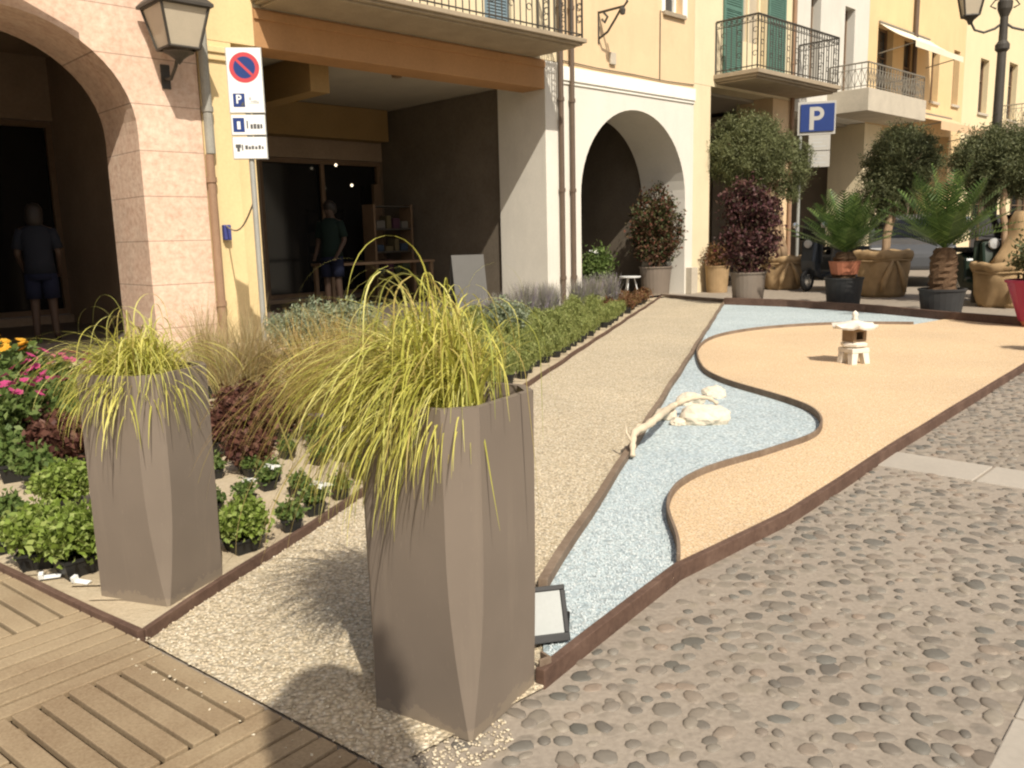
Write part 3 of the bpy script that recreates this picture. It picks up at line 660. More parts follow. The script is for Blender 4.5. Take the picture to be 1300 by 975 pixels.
def downpipe(t, x, z0, z1, r, mat, y=-.07):
    mb = MB(); mb.tube([(x, y, z0), (x, y, z1)], r, 12); z = z0+.5
    while z < z1: mb.tube([(x, y, z-.03), (x, y, z+.03)], r+.012, 12); mb.box(x-.012, x+.012, y, -.001, z-.01, z+.01); z += 1.45
    mb.build('downpipe', mat, t, smooth=False)

TOP = 9.5
# A: pink stone arcade
A = house('stone_arcade', 'pink marble arcade building with a wide round arch and dark shops inside', -11.0); s0 = S(A)
arch_wall(mb := MB(), -11.2-s0, -6.18-s0, 3.95, -8.29-s0, 1.37, 2.45, 1.15, 1.0); mb.build('arcade_wall', 'pink', A)
wallgrid(mb := MB(), -11.2-s0, -6.18-s0, 3.95, TOP, 0, .45); mb.build('wall', 'pink', A)
carcass(A, -11.2-s0, -6.18-s0, 3.95, TOP, 'brownwall', 7)
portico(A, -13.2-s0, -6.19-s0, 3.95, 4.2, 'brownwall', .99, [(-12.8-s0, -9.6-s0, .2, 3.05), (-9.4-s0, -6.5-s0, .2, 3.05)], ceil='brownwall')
mb = MB(); mb.box(-6.5-s0, -6.19-s0, 1.001, 4.2, 0, 3.94); mb.build('side_wall', 'brownwall', A)
mb = MB(); mb.box(-13.5-s0, -13.2-s0, .5, 4.5, 0, 4.1); mb.build('side_wall', 'brownwall', A)
mb = MB(); mb.box(-13.2-s0, -11.21-s0, 0, .6, -.05, TOP); mb.build('wall', 'pink', A)
# B: yellow house with the long beam
B = house('yellow_house', 'yellow house with a long orange beam over its open portico and a white end pillar', -6.17); s0 = S(B)
def bx(t, name, mat, x0, x1, y0, y1, z0, z1, bevel=.006): return MB().box(x0-S(t), x1-S(t), y0, y1, z0, z1).build(name, mat, t, bevel=bevel)
bx(B, 'pillar', 'yellow', -6.165, -5.74, 0, .55, -.05, 3.54)
p_ = B.children[-1]; MB().box(-6.165-s0, -5.70-s0, -.035, -.001, 3.32, 3.40).box(-6.165-s0, -5.68-s0, -.06, -.001, 3.40, 3.47).build('capital', 'yellow', p_, bevel=.008)
bx(B, 'pillar', 'yellow', -5.735, -5.37, .28, .9, -.05, 3.53)
wallgrid(mb := MB(), -6.165-s0, -5.43-s0, 3.545, TOP, 0, .45); mb.build('wall', 'yellow', B)
bx(B, 'beam', 'orange', -5.425, -.365, .0, .5, 3.54, 3.99)
bx(B, 'string_course', 'orange', -5.42, -.37, -.03, -.002, 3.86, 3.965)
wallgrid(mb := MB(), -5.425-s0, -.005-s0, 3.995, TOP, 0.02, .45, [(-1.62-s0, -1.06-s0, 4.12, 6.3), (-3.9-s0, -3.2-s0, 4.12, 6.3)]); mb.build('wall', 'cream', B)
bx(B, 'pillar', 'white', -.36, -.005, 0, 1.12, -.05, 3.98)
carcass(B, -6.165-s0, -.005-s0, 3.95, TOP, 'brownwall', 7)
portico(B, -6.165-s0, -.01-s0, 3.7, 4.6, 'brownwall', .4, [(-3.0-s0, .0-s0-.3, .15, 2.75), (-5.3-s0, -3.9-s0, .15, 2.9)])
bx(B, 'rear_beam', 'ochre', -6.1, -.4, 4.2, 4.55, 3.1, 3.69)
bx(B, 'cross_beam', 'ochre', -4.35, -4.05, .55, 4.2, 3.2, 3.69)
bx(B, 'rear_pillar', 'brownwall', -3.75, -3.35, 4.0, 4.55, 0, 3.09)
bx(B, 'side_wall', 'darkwall', -.3, -.012, 1.13, 4.6, 0, 3.69)
bx(B, 'side_wall', 'darkwall', -6.16, -5.9, .95, 4.6, 0, 3.69)
shutter(B, -1.60-s0, -1.08-s0, 4.14, 6.28, .05, 'blue'); shutter(B, -3.86-s0, -3.24-s0, 4.14, 6.28, .05, 'blue')
balcony(B, -5.45-s0, -.47-s0, 1.0, 3.995, 4.12, 5.02, 'slab', 'iron', 'scroll', True, .12)
downpipe(B, -6.12-s0, 2.25, TOP, .055, 'pipeg', -.06); downpipe(B, -6.14-s0, .0, 2.24, .05, 'pipet', -.06)
# lamp hood boxes in the portico
for x, y in ((-2.75, .75), (-4.5, 2.6)):
    o = MB().lathe([(.05, 0), (.09, -.05), (.075, -.13), (.02, -.14)], 14, (0, 0, 0)).build('ceiling_spot', 'wood', B, loc=(x-s0, y, 3.699))
emit = bpy.data.materials.new('lit bulb'); emit.use_nodes = True; _b = emit.node_tree.nodes['Principled BSDF']; _b.inputs['Emission Color'].default_value = (1, .85, .6, 1); _b.inputs['Emission Strength'].default_value = 1.6
for x, y, z in ((-1.55, 4.35, 2.62), (-1.25, 4.3, 2.25)): MB().lathe([(0, -.03), (.025, -.01), (.028, .012), (.012, .03), (0, .035)], 10).build('lit_bulb', emit, B, loc=(x-s0, y, z))
for x, hgt, mt in ((-5.0, 1.9, 'wood'), (-3.55, 2.2, 'ochre'), (-.55, 2.3, 'wood')): MB().box(x-s0-.05, x-s0+.05, 4.5, 4.58, .09, hgt).build('door_frame', mt, B)
# C: white arch, peach above
Cc = house('white_arch_house', 'house with a white round arch below a cornice and a peach plastered upper storey', 0.0); s0 = S(Cc)
arch_wall(mb := MB(), .0, 3.83, 3.71, 2.03, 1.54, 1.86, 1.54, 1.05); mb.build('arcade_wall', 'white', Cc)
mb = MB(); mb.box(.0, 3.828, -.05, .4, 3.712, 3.93); mb.box(.0, 3.828, -.025, -.001, 3.66, 3.711); mb.build('cornice', 'corn', Cc, bevel=.006)
wallgrid(mb := MB(), .0, 3.828, 3.932, TOP, 0, .45, [(2.86, 3.42, 5.22, 6.8)]); mb.build('wall', 'peach', Cc)
w_ = window(Cc, 2.86, 5.22, .56, 1.58, .14, 'corn', 'pane', 'slab', 0, False)
mb = MB(); wallgrid(mb, 2.76, 3.56, 5.2, 6.9, -.02, .018, [(2.86, 3.42, 5.2, 6.8)]); mb.build('surround', 'corn', w_)
carcass(Cc, 0.0, 3.83, 3.9, TOP, 'brownwall', 7)
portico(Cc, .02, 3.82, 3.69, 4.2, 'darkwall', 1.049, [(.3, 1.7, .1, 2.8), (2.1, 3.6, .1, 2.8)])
bx(Cc, 'side_wall', 'darkwall', .02, .3, 1.06, 4.2, 0, 3.68); bx(Cc, 'side_wall', 'darkwall', 3.6, 3.82, 1.06, 4.2, 0, 3.68)
downpipe(Cc, -.045, .0, TOP, .042, 'pipe', -.06); downpipe(Cc, .225, .0, TOP, .042, 'pipe', -.06)
ib = MB()
for pts in ([(0, 0, 0), (0, -.55, 0), (0, -.62, .06), (0, -.6, .14), (0, -.52, .13)], [(0, 0, -.42), (0, -.2, -.34), (0, -.38, -.15), (0, -.5, -.01)], [(0, 0, .02), (0, 0, -.5)], [(0, -.12, -.02), (0, -.2, -.1), (0, -.14, -.18), (0, -.08, -.12)]): ib.tube(pts, .02, 6)
ib.lathe([(.03, 0), (.05, -.05), (.04, -.12), (.01, -.13)], 8, (0, -.52, -.0))
ib.build('iron_bracket', 'iron', Cc, loc=(.98, -.001, 4.9))
bx(Cc, 'utility_box', 'slabl', 3.62, 3.83, -.14, -.002, .0, .52)
MB().tube([(.02, -.02, 4.02), (.9, -.022, 3.995), (1.9, -.02, 4.0), (2.9, -.022, 3.985), (3.8, -.02, 4.01)], .009, 5).tube([(2.7, -.02, 3.99), (2.71, -.02, 5.2)], .008, 5).build('cable', 'iron', Cc)
MB().box(1.25, 1.4, -.05, -.001, 4.1, 4.3).build('junction_box', 'slabl', Cc, bevel=.008)
# D: cream house with green shutters and iron balcony
D = house('green_shutter_house', 'cream house with green shutters behind a scrolled iron balcony', 3.835); s0 = S(D)
bx(D, 'pillar', 'cream', 3.835, 4.42, 0, .9, -.05, 4.045); bx(D, 'pillar', 'peach', 6.85, 7.645, 0, .9, -.05, 4.045)
wallgrid(mb := MB(), .0, 7.645-s0, 4.05, TOP, 0, .45, [(5.5-s0, 6.49-s0, 4.3, 6.9)]); mb.build('wall', 'cream', D)
wd = MB(); wallgrid(wd, 5.51-s0, 6.48-s0, 4.31, 6.89, .14, .06, [(5.6-s0, 5.96-s0, 5.1, 6.8), (6.03-s0, 6.39-s0, 5.1, 6.8)]); wd_ = wd.build('balcony_door', 'cream', D); MB().box(5.55-s0, 6.44-s0, .18, .19, 5.05, 6.85).build('pane', 'lampglass', wd_)
shutter(D, 4.80-s0, 5.48-s0, 4.3, 6.9, -.05, 'green'); shutter(D, 6.51-s0, 7.24-s0, 4.3, 6.9, -.05, 'green')
carcass(D, 0, 7.645-s0, 4.05, TOP, 'brownwall', 7)
portico(D, 0.02, 7.64-s0, 4.0, 4.2, 'darkwall', .46, [(.6, 3.4, .1, 2.7)])
balcony(D, 4.5-s0, 7.95-s0, 1.0, 4.10, 4.27, 5.26, 'slab', 'iron', 'scroll', True, .11)
downpipe(D, 7.6-s0, .0, TOP, .045, 'pipet', -.06)
# E: grey house
E_ = house('grey_house', 'pale grey plastered house with tall narrow windows between the two balconies', 7.65); s0 = S(E_)
wallgrid(mb := MB(), 0, 11.455-s0, 3.85, TOP, 0, .45, [(8.42-s0, 8.9-s0, 4.4, 6.5), (10.12-s0, 10.66-s0, 4.45, 6.45)]); mb.build('wall', 'grey', E_)
for x, z, w, h in ((8.42, 4.4, .48, 2.1), (10.12, 4.45, .54, 2.0)): window(E_, x-s0, z, w, h, .2, 'wood', 'pane', None, 1)
carcass(E_, 0, 11.455-s0, 3.85, TOP, 'brownwall', 7)
portico(E_, 0.0, 11.45-s0, 3.8, 4.2, 'darkwall', .46, [(.5, 3.4, .1, 2.7)])
# F: amber house
Fh = house('amber_house', 'amber yellow house with a pale awning over its stone balcony', 11.46); s0 = S(Fh)
bx(Fh, 'pillar', 'cream', 11.465, 12.5, 0, .95, -.05, 3.845)
bx(Fh, 'pillar', 'amber', 17.3, 18.2, 0, .9, -.05, 3.845)
wins = [(12.0, 12.95, 4.42, 6.3), (13.65, 14.5, 4.42, 6.2), (15.62, 16.2, 4.75, 6.2), (17.3, 17.8, 4.8, 6.35)]
wallgrid(mb := MB(), 0, 18.2-s0, 3.85, TOP, 0, .45, [(a-s0, b-s0, c, d) for a, b, c, d in wins]); mb.build('wall', 'amber', Fh)
for a, b, c, d in wins: window(Fh, a-s0, c, b-a, d-c, .16, 'wood', 'pane', 'slabl', 1)
carcass(Fh, 0, 18.2-s0, 3.85, TOP, 'brownwall', 7)
portico(Fh, 0.0, 18.2-s0, 3.8, 4.2, 'darkwall', .46, [(1.3, 4.0, .1, 2.7)])
balcony(Fh, 9.35-s0, 12.75-s0, 1.0, 3.87, 4.38, 4.95, 'slabl', 'ironl', 'cross', False, .16)
downpipe(Fh, 14.2-s0, .0, TOP, .06, 'pipe', -.08)
def awning(t, x0, x1, z0, out, z1, mat, val=.14):
    n = 14; mb = MB(); R = []
    for k in range(n+1):
        f = k/n; y = -out*f; z = z0+(z1-z0)*f-.05*math.sin(PI*f); R.append([(x0, y, z), (x1, y, z), (x1, y, z+.008), (x0, y, z+.008)])
    mb.loft(R); mb.box(x0, x1, -out-.008, -out-.001, z1-val, z1+.004); o = mb.build('awning', mat, t)
    ar = MB()
    for x in (x0+.08, x1-.08): ar.tube([(x, -.001, z1-.15), (x, -out, z1-.012)], .014, 6)
    ar.tube([(x0, -.03, z0+.01), (x1, -.03, z0+.01)], .03, 8); ar.build('arm', 'ironl', o)
awning(Fh, 12.0-s0, 15.3-s0, 6.35, .95, 5.75, 'canvas'); awning(Fh, 13.0-s0, 17.3-s0, 4.36, 1.3, 3.86, 'canvast', .2)
# G: pale yellow house further along
Gh = house('lemon_house', 'pale lemon house at the far end of the street behind the street lamp', 18.21); s0 = S(Gh)
wg = [(22.4, 23.3, 4.75, 6.6), (25.4, 26.3, 4.75, 6.6), (19.6, 20.4, 4.75, 6.4)]
wallgrid(mb := MB(), 0, 30-s0, -.05, TOP, 0, .45, [(a-s0, b-s0, c, d) for a, b, c, d in wg]+[(19.6-s0, 21.8-s0, .1, 3.0), (23.5-s0, 26-s0, .1, 3.0)]); mb.build('wall', 'lemon', Gh)
for a, b, c, d in wg: window(Gh, a-s0, c, b-a, d-c, .16, 'wood', 'pane', 'slabl', 1)
for a, b in ((19.6, 21.8), (23.5, 26)): window(Gh, a-s0, .1, b-a, 2.9, .2, 'wood', 'glass', None, 2)
carcass(Gh, 0, 30-s0, -.1, TOP, 'brownwall', 7, .5)
balcony(Gh, 21.6-s0, 24.2-s0, .9, 3.95, 4.5, 5.1, 'slabl', 'ironl', 'cross', False, .16)

# ------------------------------------------------------------------ signs and lamps
lw = fac(-6.56, .0)
wl = thing('wall_lantern', 'old four sided iron wall lantern fixed high on the pink stone pillar', 'lantern', (lw[0], lw[1], 3.3), PI/2-math.radians(46))
def frame_pyr(mb, c, w0, z0, w1, z1, r):
    q = lambda w, z: [Vector((c[0]+sx*w, c[1]+sy*w, z)) for sx, sy in ((-1, -1), (1, -1), (1, 1), (-1, 1))]
    a, b = q(w0, z0), q(w1, z1)
    for i in range(4): mb.tube([a[i], b[i]], r, 5); mb.tube([a[i], a[(i+1) % 4]], r, 5); mb.tube([b[i], b[(i+1) % 4]], r, 5)
def sq(w, z, c=(0, 0)): return [(c[0]-w, c[1]-w, z), (c[0]+w, c[1]-w, z), (c[0]+w, c[1]+w, z), (c[0]-w, c[1]+w, z)]
cc = (0, -.40)
f_ = MB(); frame_pyr(f_, cc, .165, 0, .26, .42, .016); f_.build('frame', 'iron', wl)
MB().loft([sq(.158, .01, cc), sq(.250, .41, cc)]).build('glass', 'lampglass', wl)
MB().loft([sq(.30, .42, cc), sq(.30, .45, cc), sq(.16, .60, cc), sq(.10, .66, cc), sq(.03, .78, cc)]).build('cap', 'iron', wl)
MB().tube([(0, -.002, -.25), (0, -.15, -.27), (0, -.3, -.16), (0, -.40, -.02)], .02, 8).lathe([(.17, -.03), (.12, -.05), (.05, -.1), (.02, -.14), (.0, -.16)], 12, (0, -.40, 0)).box(-.05, .05, -.02, -.002, -.36, -.1).build('bracket', 'iron', wl)
# no parking sign
Yn = 8.6
pb = at(334, 400, Yn); tp = at(317, 60, Yn)
ns = thing('no_parking_sign', 'slim pole with stacked white parking restriction panels beside the yellow pillar', 'traffic sign', (pb[0], pb[1], BZ-.02), math.radians(8))
zt = tp[2]; MB().tube([(0, 0, 0), (0, 0, zt-BZ)], .027, 14).lathe([(.029, 0), (.02, .015), (0, .02)], 14, (0, 0, zt-BZ)).build('post', 'steelpost', ns)
ppmn = F/Yn*1.02; pw = 41/ppmn
z_of = lambda py: at(315, py, Yn)[2]-(BZ-.02)
def panel(nm, y0, y1, w):
    za, zb = z_of(y1), z_of(y0); mb = MB(); mb.box(-w/2, w/2, -.05, -.042, za, zb); o = mb.build(nm, 'signwhite', ns, bevel=.003)
    bk = MB(); bk.box(-w/2-.008, w/2+.008, -.041, -.034, za-.006, zb+.006).box(-.05, .05, -.034, -.02, (za+zb)/2-.02, (za+zb)/2+.02); bk.build('backing', 'steelpost', o); return o, za, zb
def disc(mb, cx, cz, r, y, n=36, mi=0, r0=0.0, th=.002):
    if r0 == 0: mb.geo([(cx+r*math.cos(2*PI*k/n), y, cz+r*math.sin(2*PI*k/n)) for k in range(n)], [tuple(range(n))], mi)
    else:
        v = [(cx+q*math.cos(2*PI*k/n), y, cz+q*math.sin(2*PI*k/n)) for k in range(n) for q in (r0, r)]; mb.geo(v, [(2*k, 2*k+1, (2*k+3) % (2*n), (2*k+2) % (2*n)) for k in range(n)], mi)
def letterP(mb, cx, cz, h, y, mi=0, wgt=.2):
    w = h*.62; s = h*wgt; x0 = cx-w/2; z0 = cz-h/2
    mb.geo([(x0, y, z0), (x0+s, y, z0), (x0+s, y, z0+h), (x0, y, z0+h)], [(0, 1, 2, 3)], mi)
    R = h*.29; r = R-s*.9; zc = z0+h-R; xc = x0+w-R; n = 12
    o_ = [(xc+R*math.sin(a), y, zc+R*math.cos(a)) for a in np.linspace(0, PI, n)]; i_ = [(xc+r*math.sin(a), y, zc+r*math.cos(a)) for a in np.linspace(0, PI, n)]
    o_ = [(x0+s, y, z0+h)]+o_+[(x0+s, y, z0+h-2*R)]; i_ = [(x0+s, y, zc+r)]+i_+[(x0+s, y, zc-r)]
    k = len(o_); mb.geo(o_+i_, [(j, j+1, k+j+1, k+j) for j in range(k-1)], mi)
pan, za, zb = panel('main_panel', 62, 144, pw)
mk = MB(); cz = zb-pw*.56; R_ = pw*.44
disc(mk, 0, cz, R_, -.0515, 40, 0, R_*.72); disc(mk, 0, cz, R_*.72, -.0515, 40, 1)
mk.geo([(-R_*.58, -.0525, cz+R_*.46), (-R_*.46, -.0525, cz+R_*.58), (R_*.58, -.0525, cz-R_*.46), (R_*.46, -.0525, cz-R_*.58)], [(0, 1, 2, 3)], 0)
zc = za+pw*.36; s_ = pw*.17; xq = -pw*.22
mk.geo([(xq-s_, -.0515, zc-s_*1.15), (xq+s_, -.0515, zc-s_*1.15), (xq+s_, -.0515, zc+s_*1.15), (xq-s_, -.0515, zc+s_*1.15)], [(0, 1, 2, 3)], 1)
letterP(mk, xq, zc+.01, s_*1.5, -.0525, 2); mk.geo([(xq+.01, -.053, zc-s_*.95), (xq+s_*.85, -.053, zc-s_*.95), (xq+s_*.85, -.053, zc-s_*.3), (xq+.03, -.053, zc-s_*.35)], [(0, 1, 2, 3)], 3)
for a, b, c, d in ((.07, .14, .0, .09), (.12, .2, -.06, -.02), (.2, .3, -.07, .0), (.3, .36, -.08, -.03), (.06, .36, -.1, -.085)): mk.geo([(pw*a, -.0515, zc+pw*c), (pw*b, -.0515, zc+pw*c), (pw*b, -.0515, zc+pw*d), (pw*a, -.0515, zc+pw*d)], [(0, 1, 2, 3)], 4)
mk.build('marking', ['signred', 'signblue', 'signwhite', 'signblack', 'signshade'], pan)
pan, za, zb = panel('lower_panel', 147, 172, pw*.98); mk = MB(); zc = (za+zb)/2; s_ = (zb-za)*.36
for xx in (-pw*.28,): mk.geo([(xx-s_*.8, -.0515, zc-s_), (xx+s_*.8, -.0515, zc-s_), (xx+s_*.8, -.0515, zc+s_), (xx-s_*.8, -.0515, zc+s_)], [(0, 1, 2, 3)], 0)
mk.geo([(-pw*.28-.015, -.0525, zc-s_*.6), (-pw*.28+.015, -.0525, zc-s_*.6), (-pw*.28+.015, -.0525, zc+s_*.5), (-pw*.28-.015, -.0525, zc+s_*.5)], [(0, 1, 2, 3)], 2)
for a, b, c, d in ((-.05, -.01, -.5, .6), (.06, .13, -.55, .1), (.15, .23, -.55, .15), (.25, .33, -.55, .1), (.35, .41, -.5, .1)): mk.geo([(pw*a, -.0515, zc+s_*c), (pw*b, -.0515, zc+s_*c), (pw*b, -.0515, zc+s_*d), (pw*a, -.0515, zc+s_*d)], [(0, 1, 2, 3)], 1)
mk.build('marking', ['signblue', 'signblack', 'signwhite'], pan)
pan, za, zb = panel('lower_panel', 175, 202, pw*.98); mk = MB(); zc = (za+zb)/2; s_ = (zb-za)*.34
for a, b, c, d in ((-.42, -.26, .0, .5), (-.38, -.3, -.5, 0), (-.24, -.2, -.35, .45), (-.14, -.06, -.2, .35), (-.04, .03, -.2, .2), (.05, .12, -.2, .3), (.15, .22, -.2, .2), (.25, .32, -.2, .35), (.35, .4, -.2, .2)): mk.geo([(pw*a, -.0515, zc+s_*c), (pw*b, -.0515, zc+s_*c), (pw*b, -.0515, zc+s_*d), (pw*a, -.0515, zc+s_*d)], [(0, 1, 2, 3)], 0)
mk.build('marking', ['signblack'], pan)
# blue padlock box and chain on the yellow pillar
p = fac(-6.0, .0)
ch = thing('chain', 'thin chain hanging from a small blue lock to the sign pole', 'chain', (p[0], p[1], 1.38), PI/2-math.radians(46))
q0 = Vector((0, -.05, .04)); q1 = Vector((*(Vector((pb[0], pb[1], 0))-Vector((p[0], p[1], 0))).xy, 0)); q1.rotate(Matrix.Rotation(-(PI/2-math.radians(46)), 3, 'Z')); q1.z = z_of(255)-1.38+.03
MB().tube([q0.lerp(q1, k/10)+Vector((0, 0, -.16*math.sin(PI*k/10))) for k in range(11)], .009, 6).build('links', 'ironl', ch)
MB().box(-.045, .045, -.09, -.02, -.13, .05).build('lock', plain('blue lock body', (.05, .06, .22)), ch, bevel=.01)
# blue P sign
gP = G(1010, 366); YP = gP[1]
ps = thing('parking_sign', 'tall blue parking sign with two grey panels below it, behind the topiary trees', 'traffic sign', (gP[0], gP[1], 0), math.radians(-14))
MB().tube([(0, 0, 0), (0, 0, at(1010, 130, YP)[2])], .035, 12).build('post', 'steelpost', ps)
pk = F/YP; zf = lambda py: at(1030, py, YP)[2]; x0, x1 = -4/pk, 40/pk
def bxp(nm, mat, a, b, c, d, y0, y1, par): return MB().box(a, b, y0, y1, c, d).build(nm, mat, par, bevel=.004)
pp = bxp('sign_face', 'signblue', x0+.05, x1-.03, zf(170)+.03, zf(133), -.075, -.05, ps); bxp('border', 'signgrey', x0, x1, zf(172), zf(130), -.049, -.03, pp)
mk = MB(); hP = zf(137)-zf(166); letterP(mk, (x0+x1)/2, (zf(137)+zf(166))/2, hP, -.0762, 0, .19); mk.build('letter', 'signgrey', pp)
for a, b in ((172.5, 192), (193, 213)):
    o = bxp('lower_panel', 'signgrey', x0+.22, x1-.09, zf(b), zf(a), -.07, -.05, ps); mk = MB(); zc = (zf(a)+zf(b))/2
    for k, (u, v) in enumerate(((-.08, -.06), (-.005, .015), (.06, .075))): mk.geo([(x0+.3, -.0712, zc+u), (x1-.16-.08*(k % 2), -.0712, zc+u), (x1-.16-.08*(k % 2), -.0712, zc+v), (x0+.3, -.0712, zc+v)], [(0, 1, 2, 3)])
    mk.build('marking', 'signshade', o)
# street lamp
gL = G(1250, 384); YL = gL[1]
sl = thing('street_lamp', 'dark cast iron street lamp with two lanterns on curled arms', 'street lamp', (gL[0], gL[1], 0), math.radians(-12))
zl = lambda py: at(1260, py, YL)[2]; Zt = zl(0)
MB().lathe([(.2, 0), (.2, .25), (.15, .32), (.11, .5), (.13, .56), (.095, .62), (.08, 1.6), (.105, 1.64), (.105, 1.72), (.075, 1.78), (.062, zl(65)-.02), (.1, zl(63)), (.1, zl(57)), (.06, zl(52)), (.055, zl(22)), (.1, zl(12)), (.105, zl(3)), (.06, zl(-4)), (.05, Zt+.7), (.02, Zt+.75), (.03, Zt+.82), (0, Zt+.92)], 18).build('post', 'iron', sl)
for sx in (-1, 1):
    X = lambda px: (px-1264)/F*YL*1.0*sx
    arm = [(0, 0, zl(28)), (sx*.12, 0, zl(36)), (sx*.27, 0, zl(40)), (sx*.4, 0, zl(36)), (sx*.47, 0, zl(24))]
    o = MB().tube(arm, .018, 8).tube([(0, 0, Zt+.05), (sx*.14, 0, Zt+.0), (sx*.2, 0, Zt-.08), (sx*.12, 0, Zt-.12)], .012, 6).build('arm', 'iron', sl)
    lz = zl(18); c_ = (sx*.47, 0)
    l_ = MB(); frame_pyr(l_, c_, .1, lz, .17, lz+.42, .014); l_.loft([sq(.2, lz+.42, c_), sq(.2, lz+.45, c_), sq(.08, lz+.6, c_), sq(.02, lz+.7, c_)]); l_.lathe([(.025, -.12), (.05, -.06), (.11, -.01), (.11, .015)], 12, (c_[0], c_[1], lz)); l_ = l_.build('lantern', 'iron', sl)
    MB().loft([sq(.092, lz+.016, c_), sq(.162, lz+.415, c_)]).build('glass', 'lampglass', l_)

# ------------------------------------------------------------------ PLANTERS
def planter_body(h, wb, wt, root, cmax=.19):
    """tapered square tube whose sharp foot corners open upwards into lens shaped facets"""
    rings = []; n = 26
    for k in range(n+1):
        t = k/n; w0 = (wb+(wt-wb)*t)/2; c = wb*cmax*math.sin(min(1, t/.60)*PI/2)**.95+.006; w = w0+.47*c
        z = h*t; ring = []
        for (sx, sy) in ((-1, -1), (1, -1), (1, 1), (-1, 1)):
            p1 = (sx*w, sy*(w-c)); p2 = (sx*(w-c), sy*w)
            seq = [p1, p2] if sx*sy > 0 else [p2, p1]
            if (sx, sy) in ((-1, -1), (1, 1)): seq = [p1, p2]
            ring += [(x, y, z) for x, y in seq]
        rings.append(ring)
    w_in = .9
    inner = [[(x*w_in, y*w_in, z) for x, y, z in rings[-1]], [(x*w_in, y*w_in, h-.07) for x, y, z in rings[-1]]]
    mb = MB(); mb.loft(rings+inner)
    o = mb.build('body', 'taupe', root, smooth=True)
    me = o.data; b = bmesh.new(); b.from_mesh(me)
    for e in b.edges:
        if len(e.link_faces) == 2 and e.calc_face_angle(0) > math.radians(19): e.smooth = False
    b.to_mesh(me); b.free()
    return o
pF, pL, pR = G(597, 950), G(484, 890), G(678, 874)
pc = (pL+pR)/2; sideL = (np.linalg.norm(pF-pL)+np.linalg.norm(pF-pR))/2; yawv = pF-pc; yaw = math.atan2(yawv[1], yawv[0])+PI/4+PI/2
hP = hz((pF+pc)/2, 513)-.0
tall = thing('planter', 'tall taupe faceted planter with golden sedge standing where the gravel meets the cobbles', 'planter', (pc[0]-.003, pc[1]-.018, .004), yaw+math.radians(3))
hT = .825
planter_body(hT, sideL*.925, sideL*.955, tall)
MB().lathe([(.13, 0), (.14, .012), (.06, .028), (0, .03)], 12, (0, 0, hT-.085)).build('soil', 'soil', tall)
def loc_dir(ob, wx, wy):
    v = Vector((wx, wy, 0)); v.rotate(Matrix.Rotation(-ob.rotation_euler.z, 3, 'Z')); return (v.x, v.y)
def sedge(root, z, n, L, lean, leanw, mat='sedge', name='sedge_blades', extra=True, up=40):
    P = [blades(int(n*.6), .11, (L*.5, L*1.0), (2, 38), (160, 180), .005, lean, leanw, 16, .66), blades(int(n*.7), .10, (L*.55, L*1.3), (0, 32), (150, 178), .0048, lean, leanw*1.0, 16, 1.05), blades(int(n*.35), .10, (L*.35, L*.75), (0, 25), (30, 130), .0055, lean, leanw*.5, 12, 1.3), blades(up, .07, (L*.6, L*1.55), (0, 15), (165, 180), .0058, lean, leanw*.35, 26, 'fold', jit=.15), blades(int(n*.2), .12, (L*.6, L*1.0), (25, 60), (168, 182), .0055, lean, leanw*1.2, 16, .5)]
    if extra: P.append(blades(14, .08, (L*1.1, L*1.55), (5, 30), (110, 165), .0038, lean, leanw*1.1, 18, 1.2))
    V, Fc = merge(P); V[:, 2] += z; return npmesh(name, V, Fc, mat, root)
sedge(tall, hT-.07, 960, .475, loc_dir(tall, -1, .1), 1.0, up=250)
V, Fc = merge([blades(170, .09, (.5, .85), (8, 42), (150, 178), .005, loc_dir(tall, -1, .45), 2.2, 16, .8), blades(60, .09, (.45, .7), (20, 55), (165, 180), .005, loc_dir(tall, -1, .2), 2.0, 16, .6)]); V[:, 2] += hT-.07; npmesh('bronze_blades', V, Fc, 'sedgeb', tall)
sF, sLp, sR = G(205, 778, BZ), G(121, 745, BZ), G(282, 736, BZ)
sc2 = (sLp+sR)/2*.65+(sF+(sLp-sF)+(sR-sF))*.0+.35*(sF+np.array([0, .29])); sv = sF-sc2
small = thing('planter', 'shorter taupe faceted planter with yellow grass in the corner of the flower bed', 'planter', (sF[0]-.085, sF[1]+.232, BZ-.008), math.radians(45+26))
hS = .775
planter_body(hS, .278, .284, small)
MB().lathe([(.13, 0), (.14, .012), (.06, .028), (0, .03)], 12, (0, 0, hS-.085)).build('soil', 'soil', small)
sedge(small, hS-.07, 760, .33, loc_dir(small, -1, .1), .6, up=150)

# ------------------------------------------------------------------ GARDEN ORNAMENTS
gl = G(1083, 461, .03); Yl = gl[1]; k_ = Yl/F
lan = thing('stone_lantern', 'small pale stone garden lantern with a wide roof standing on the golden sand', 'lantern', (gl[0], gl[1], .03), math.radians(20))
hh = hz(gl, 394)-.03
b = MB()
for sx in (-1, 1):
    for sy in (-1, 1): b.loft([[(sx*.075+dx*.03, sy*.075+dy*.03, 0) for dx, dy in ((-1, -1), (1, -1), (1, 1), (-1, 1))], [(sx*.06+dx*.035, sy*.06+dy*.035, .105) for dx, dy in ((-1, -1), (1, -1), (1, 1), (-1, 1))]])
b.box(-.098, .098, -.098, .098, .1051, .15); b.build('base', 'granite', lan, bevel=.006)
MB().lathe([(.075, .1505), (.12, .165), (.125, .19), (.10, .20), (.085, .205)], 6).build('platform', 'granite', lan, bevel=.004)
fb = MB(); wallgrid(fb, -.075, .075, .206, .325, -.075, .018, [(-.04, .04, .23, .30)])
for sx in (-1, 1): fb.box(sx*.066-.009, sx*.066+.009, -.0565, .0755, .206, .325)
fb.box(-.0565, .0565, .058, .0755, .206, .325); fb.build('light_box', 'graniteb', lan)
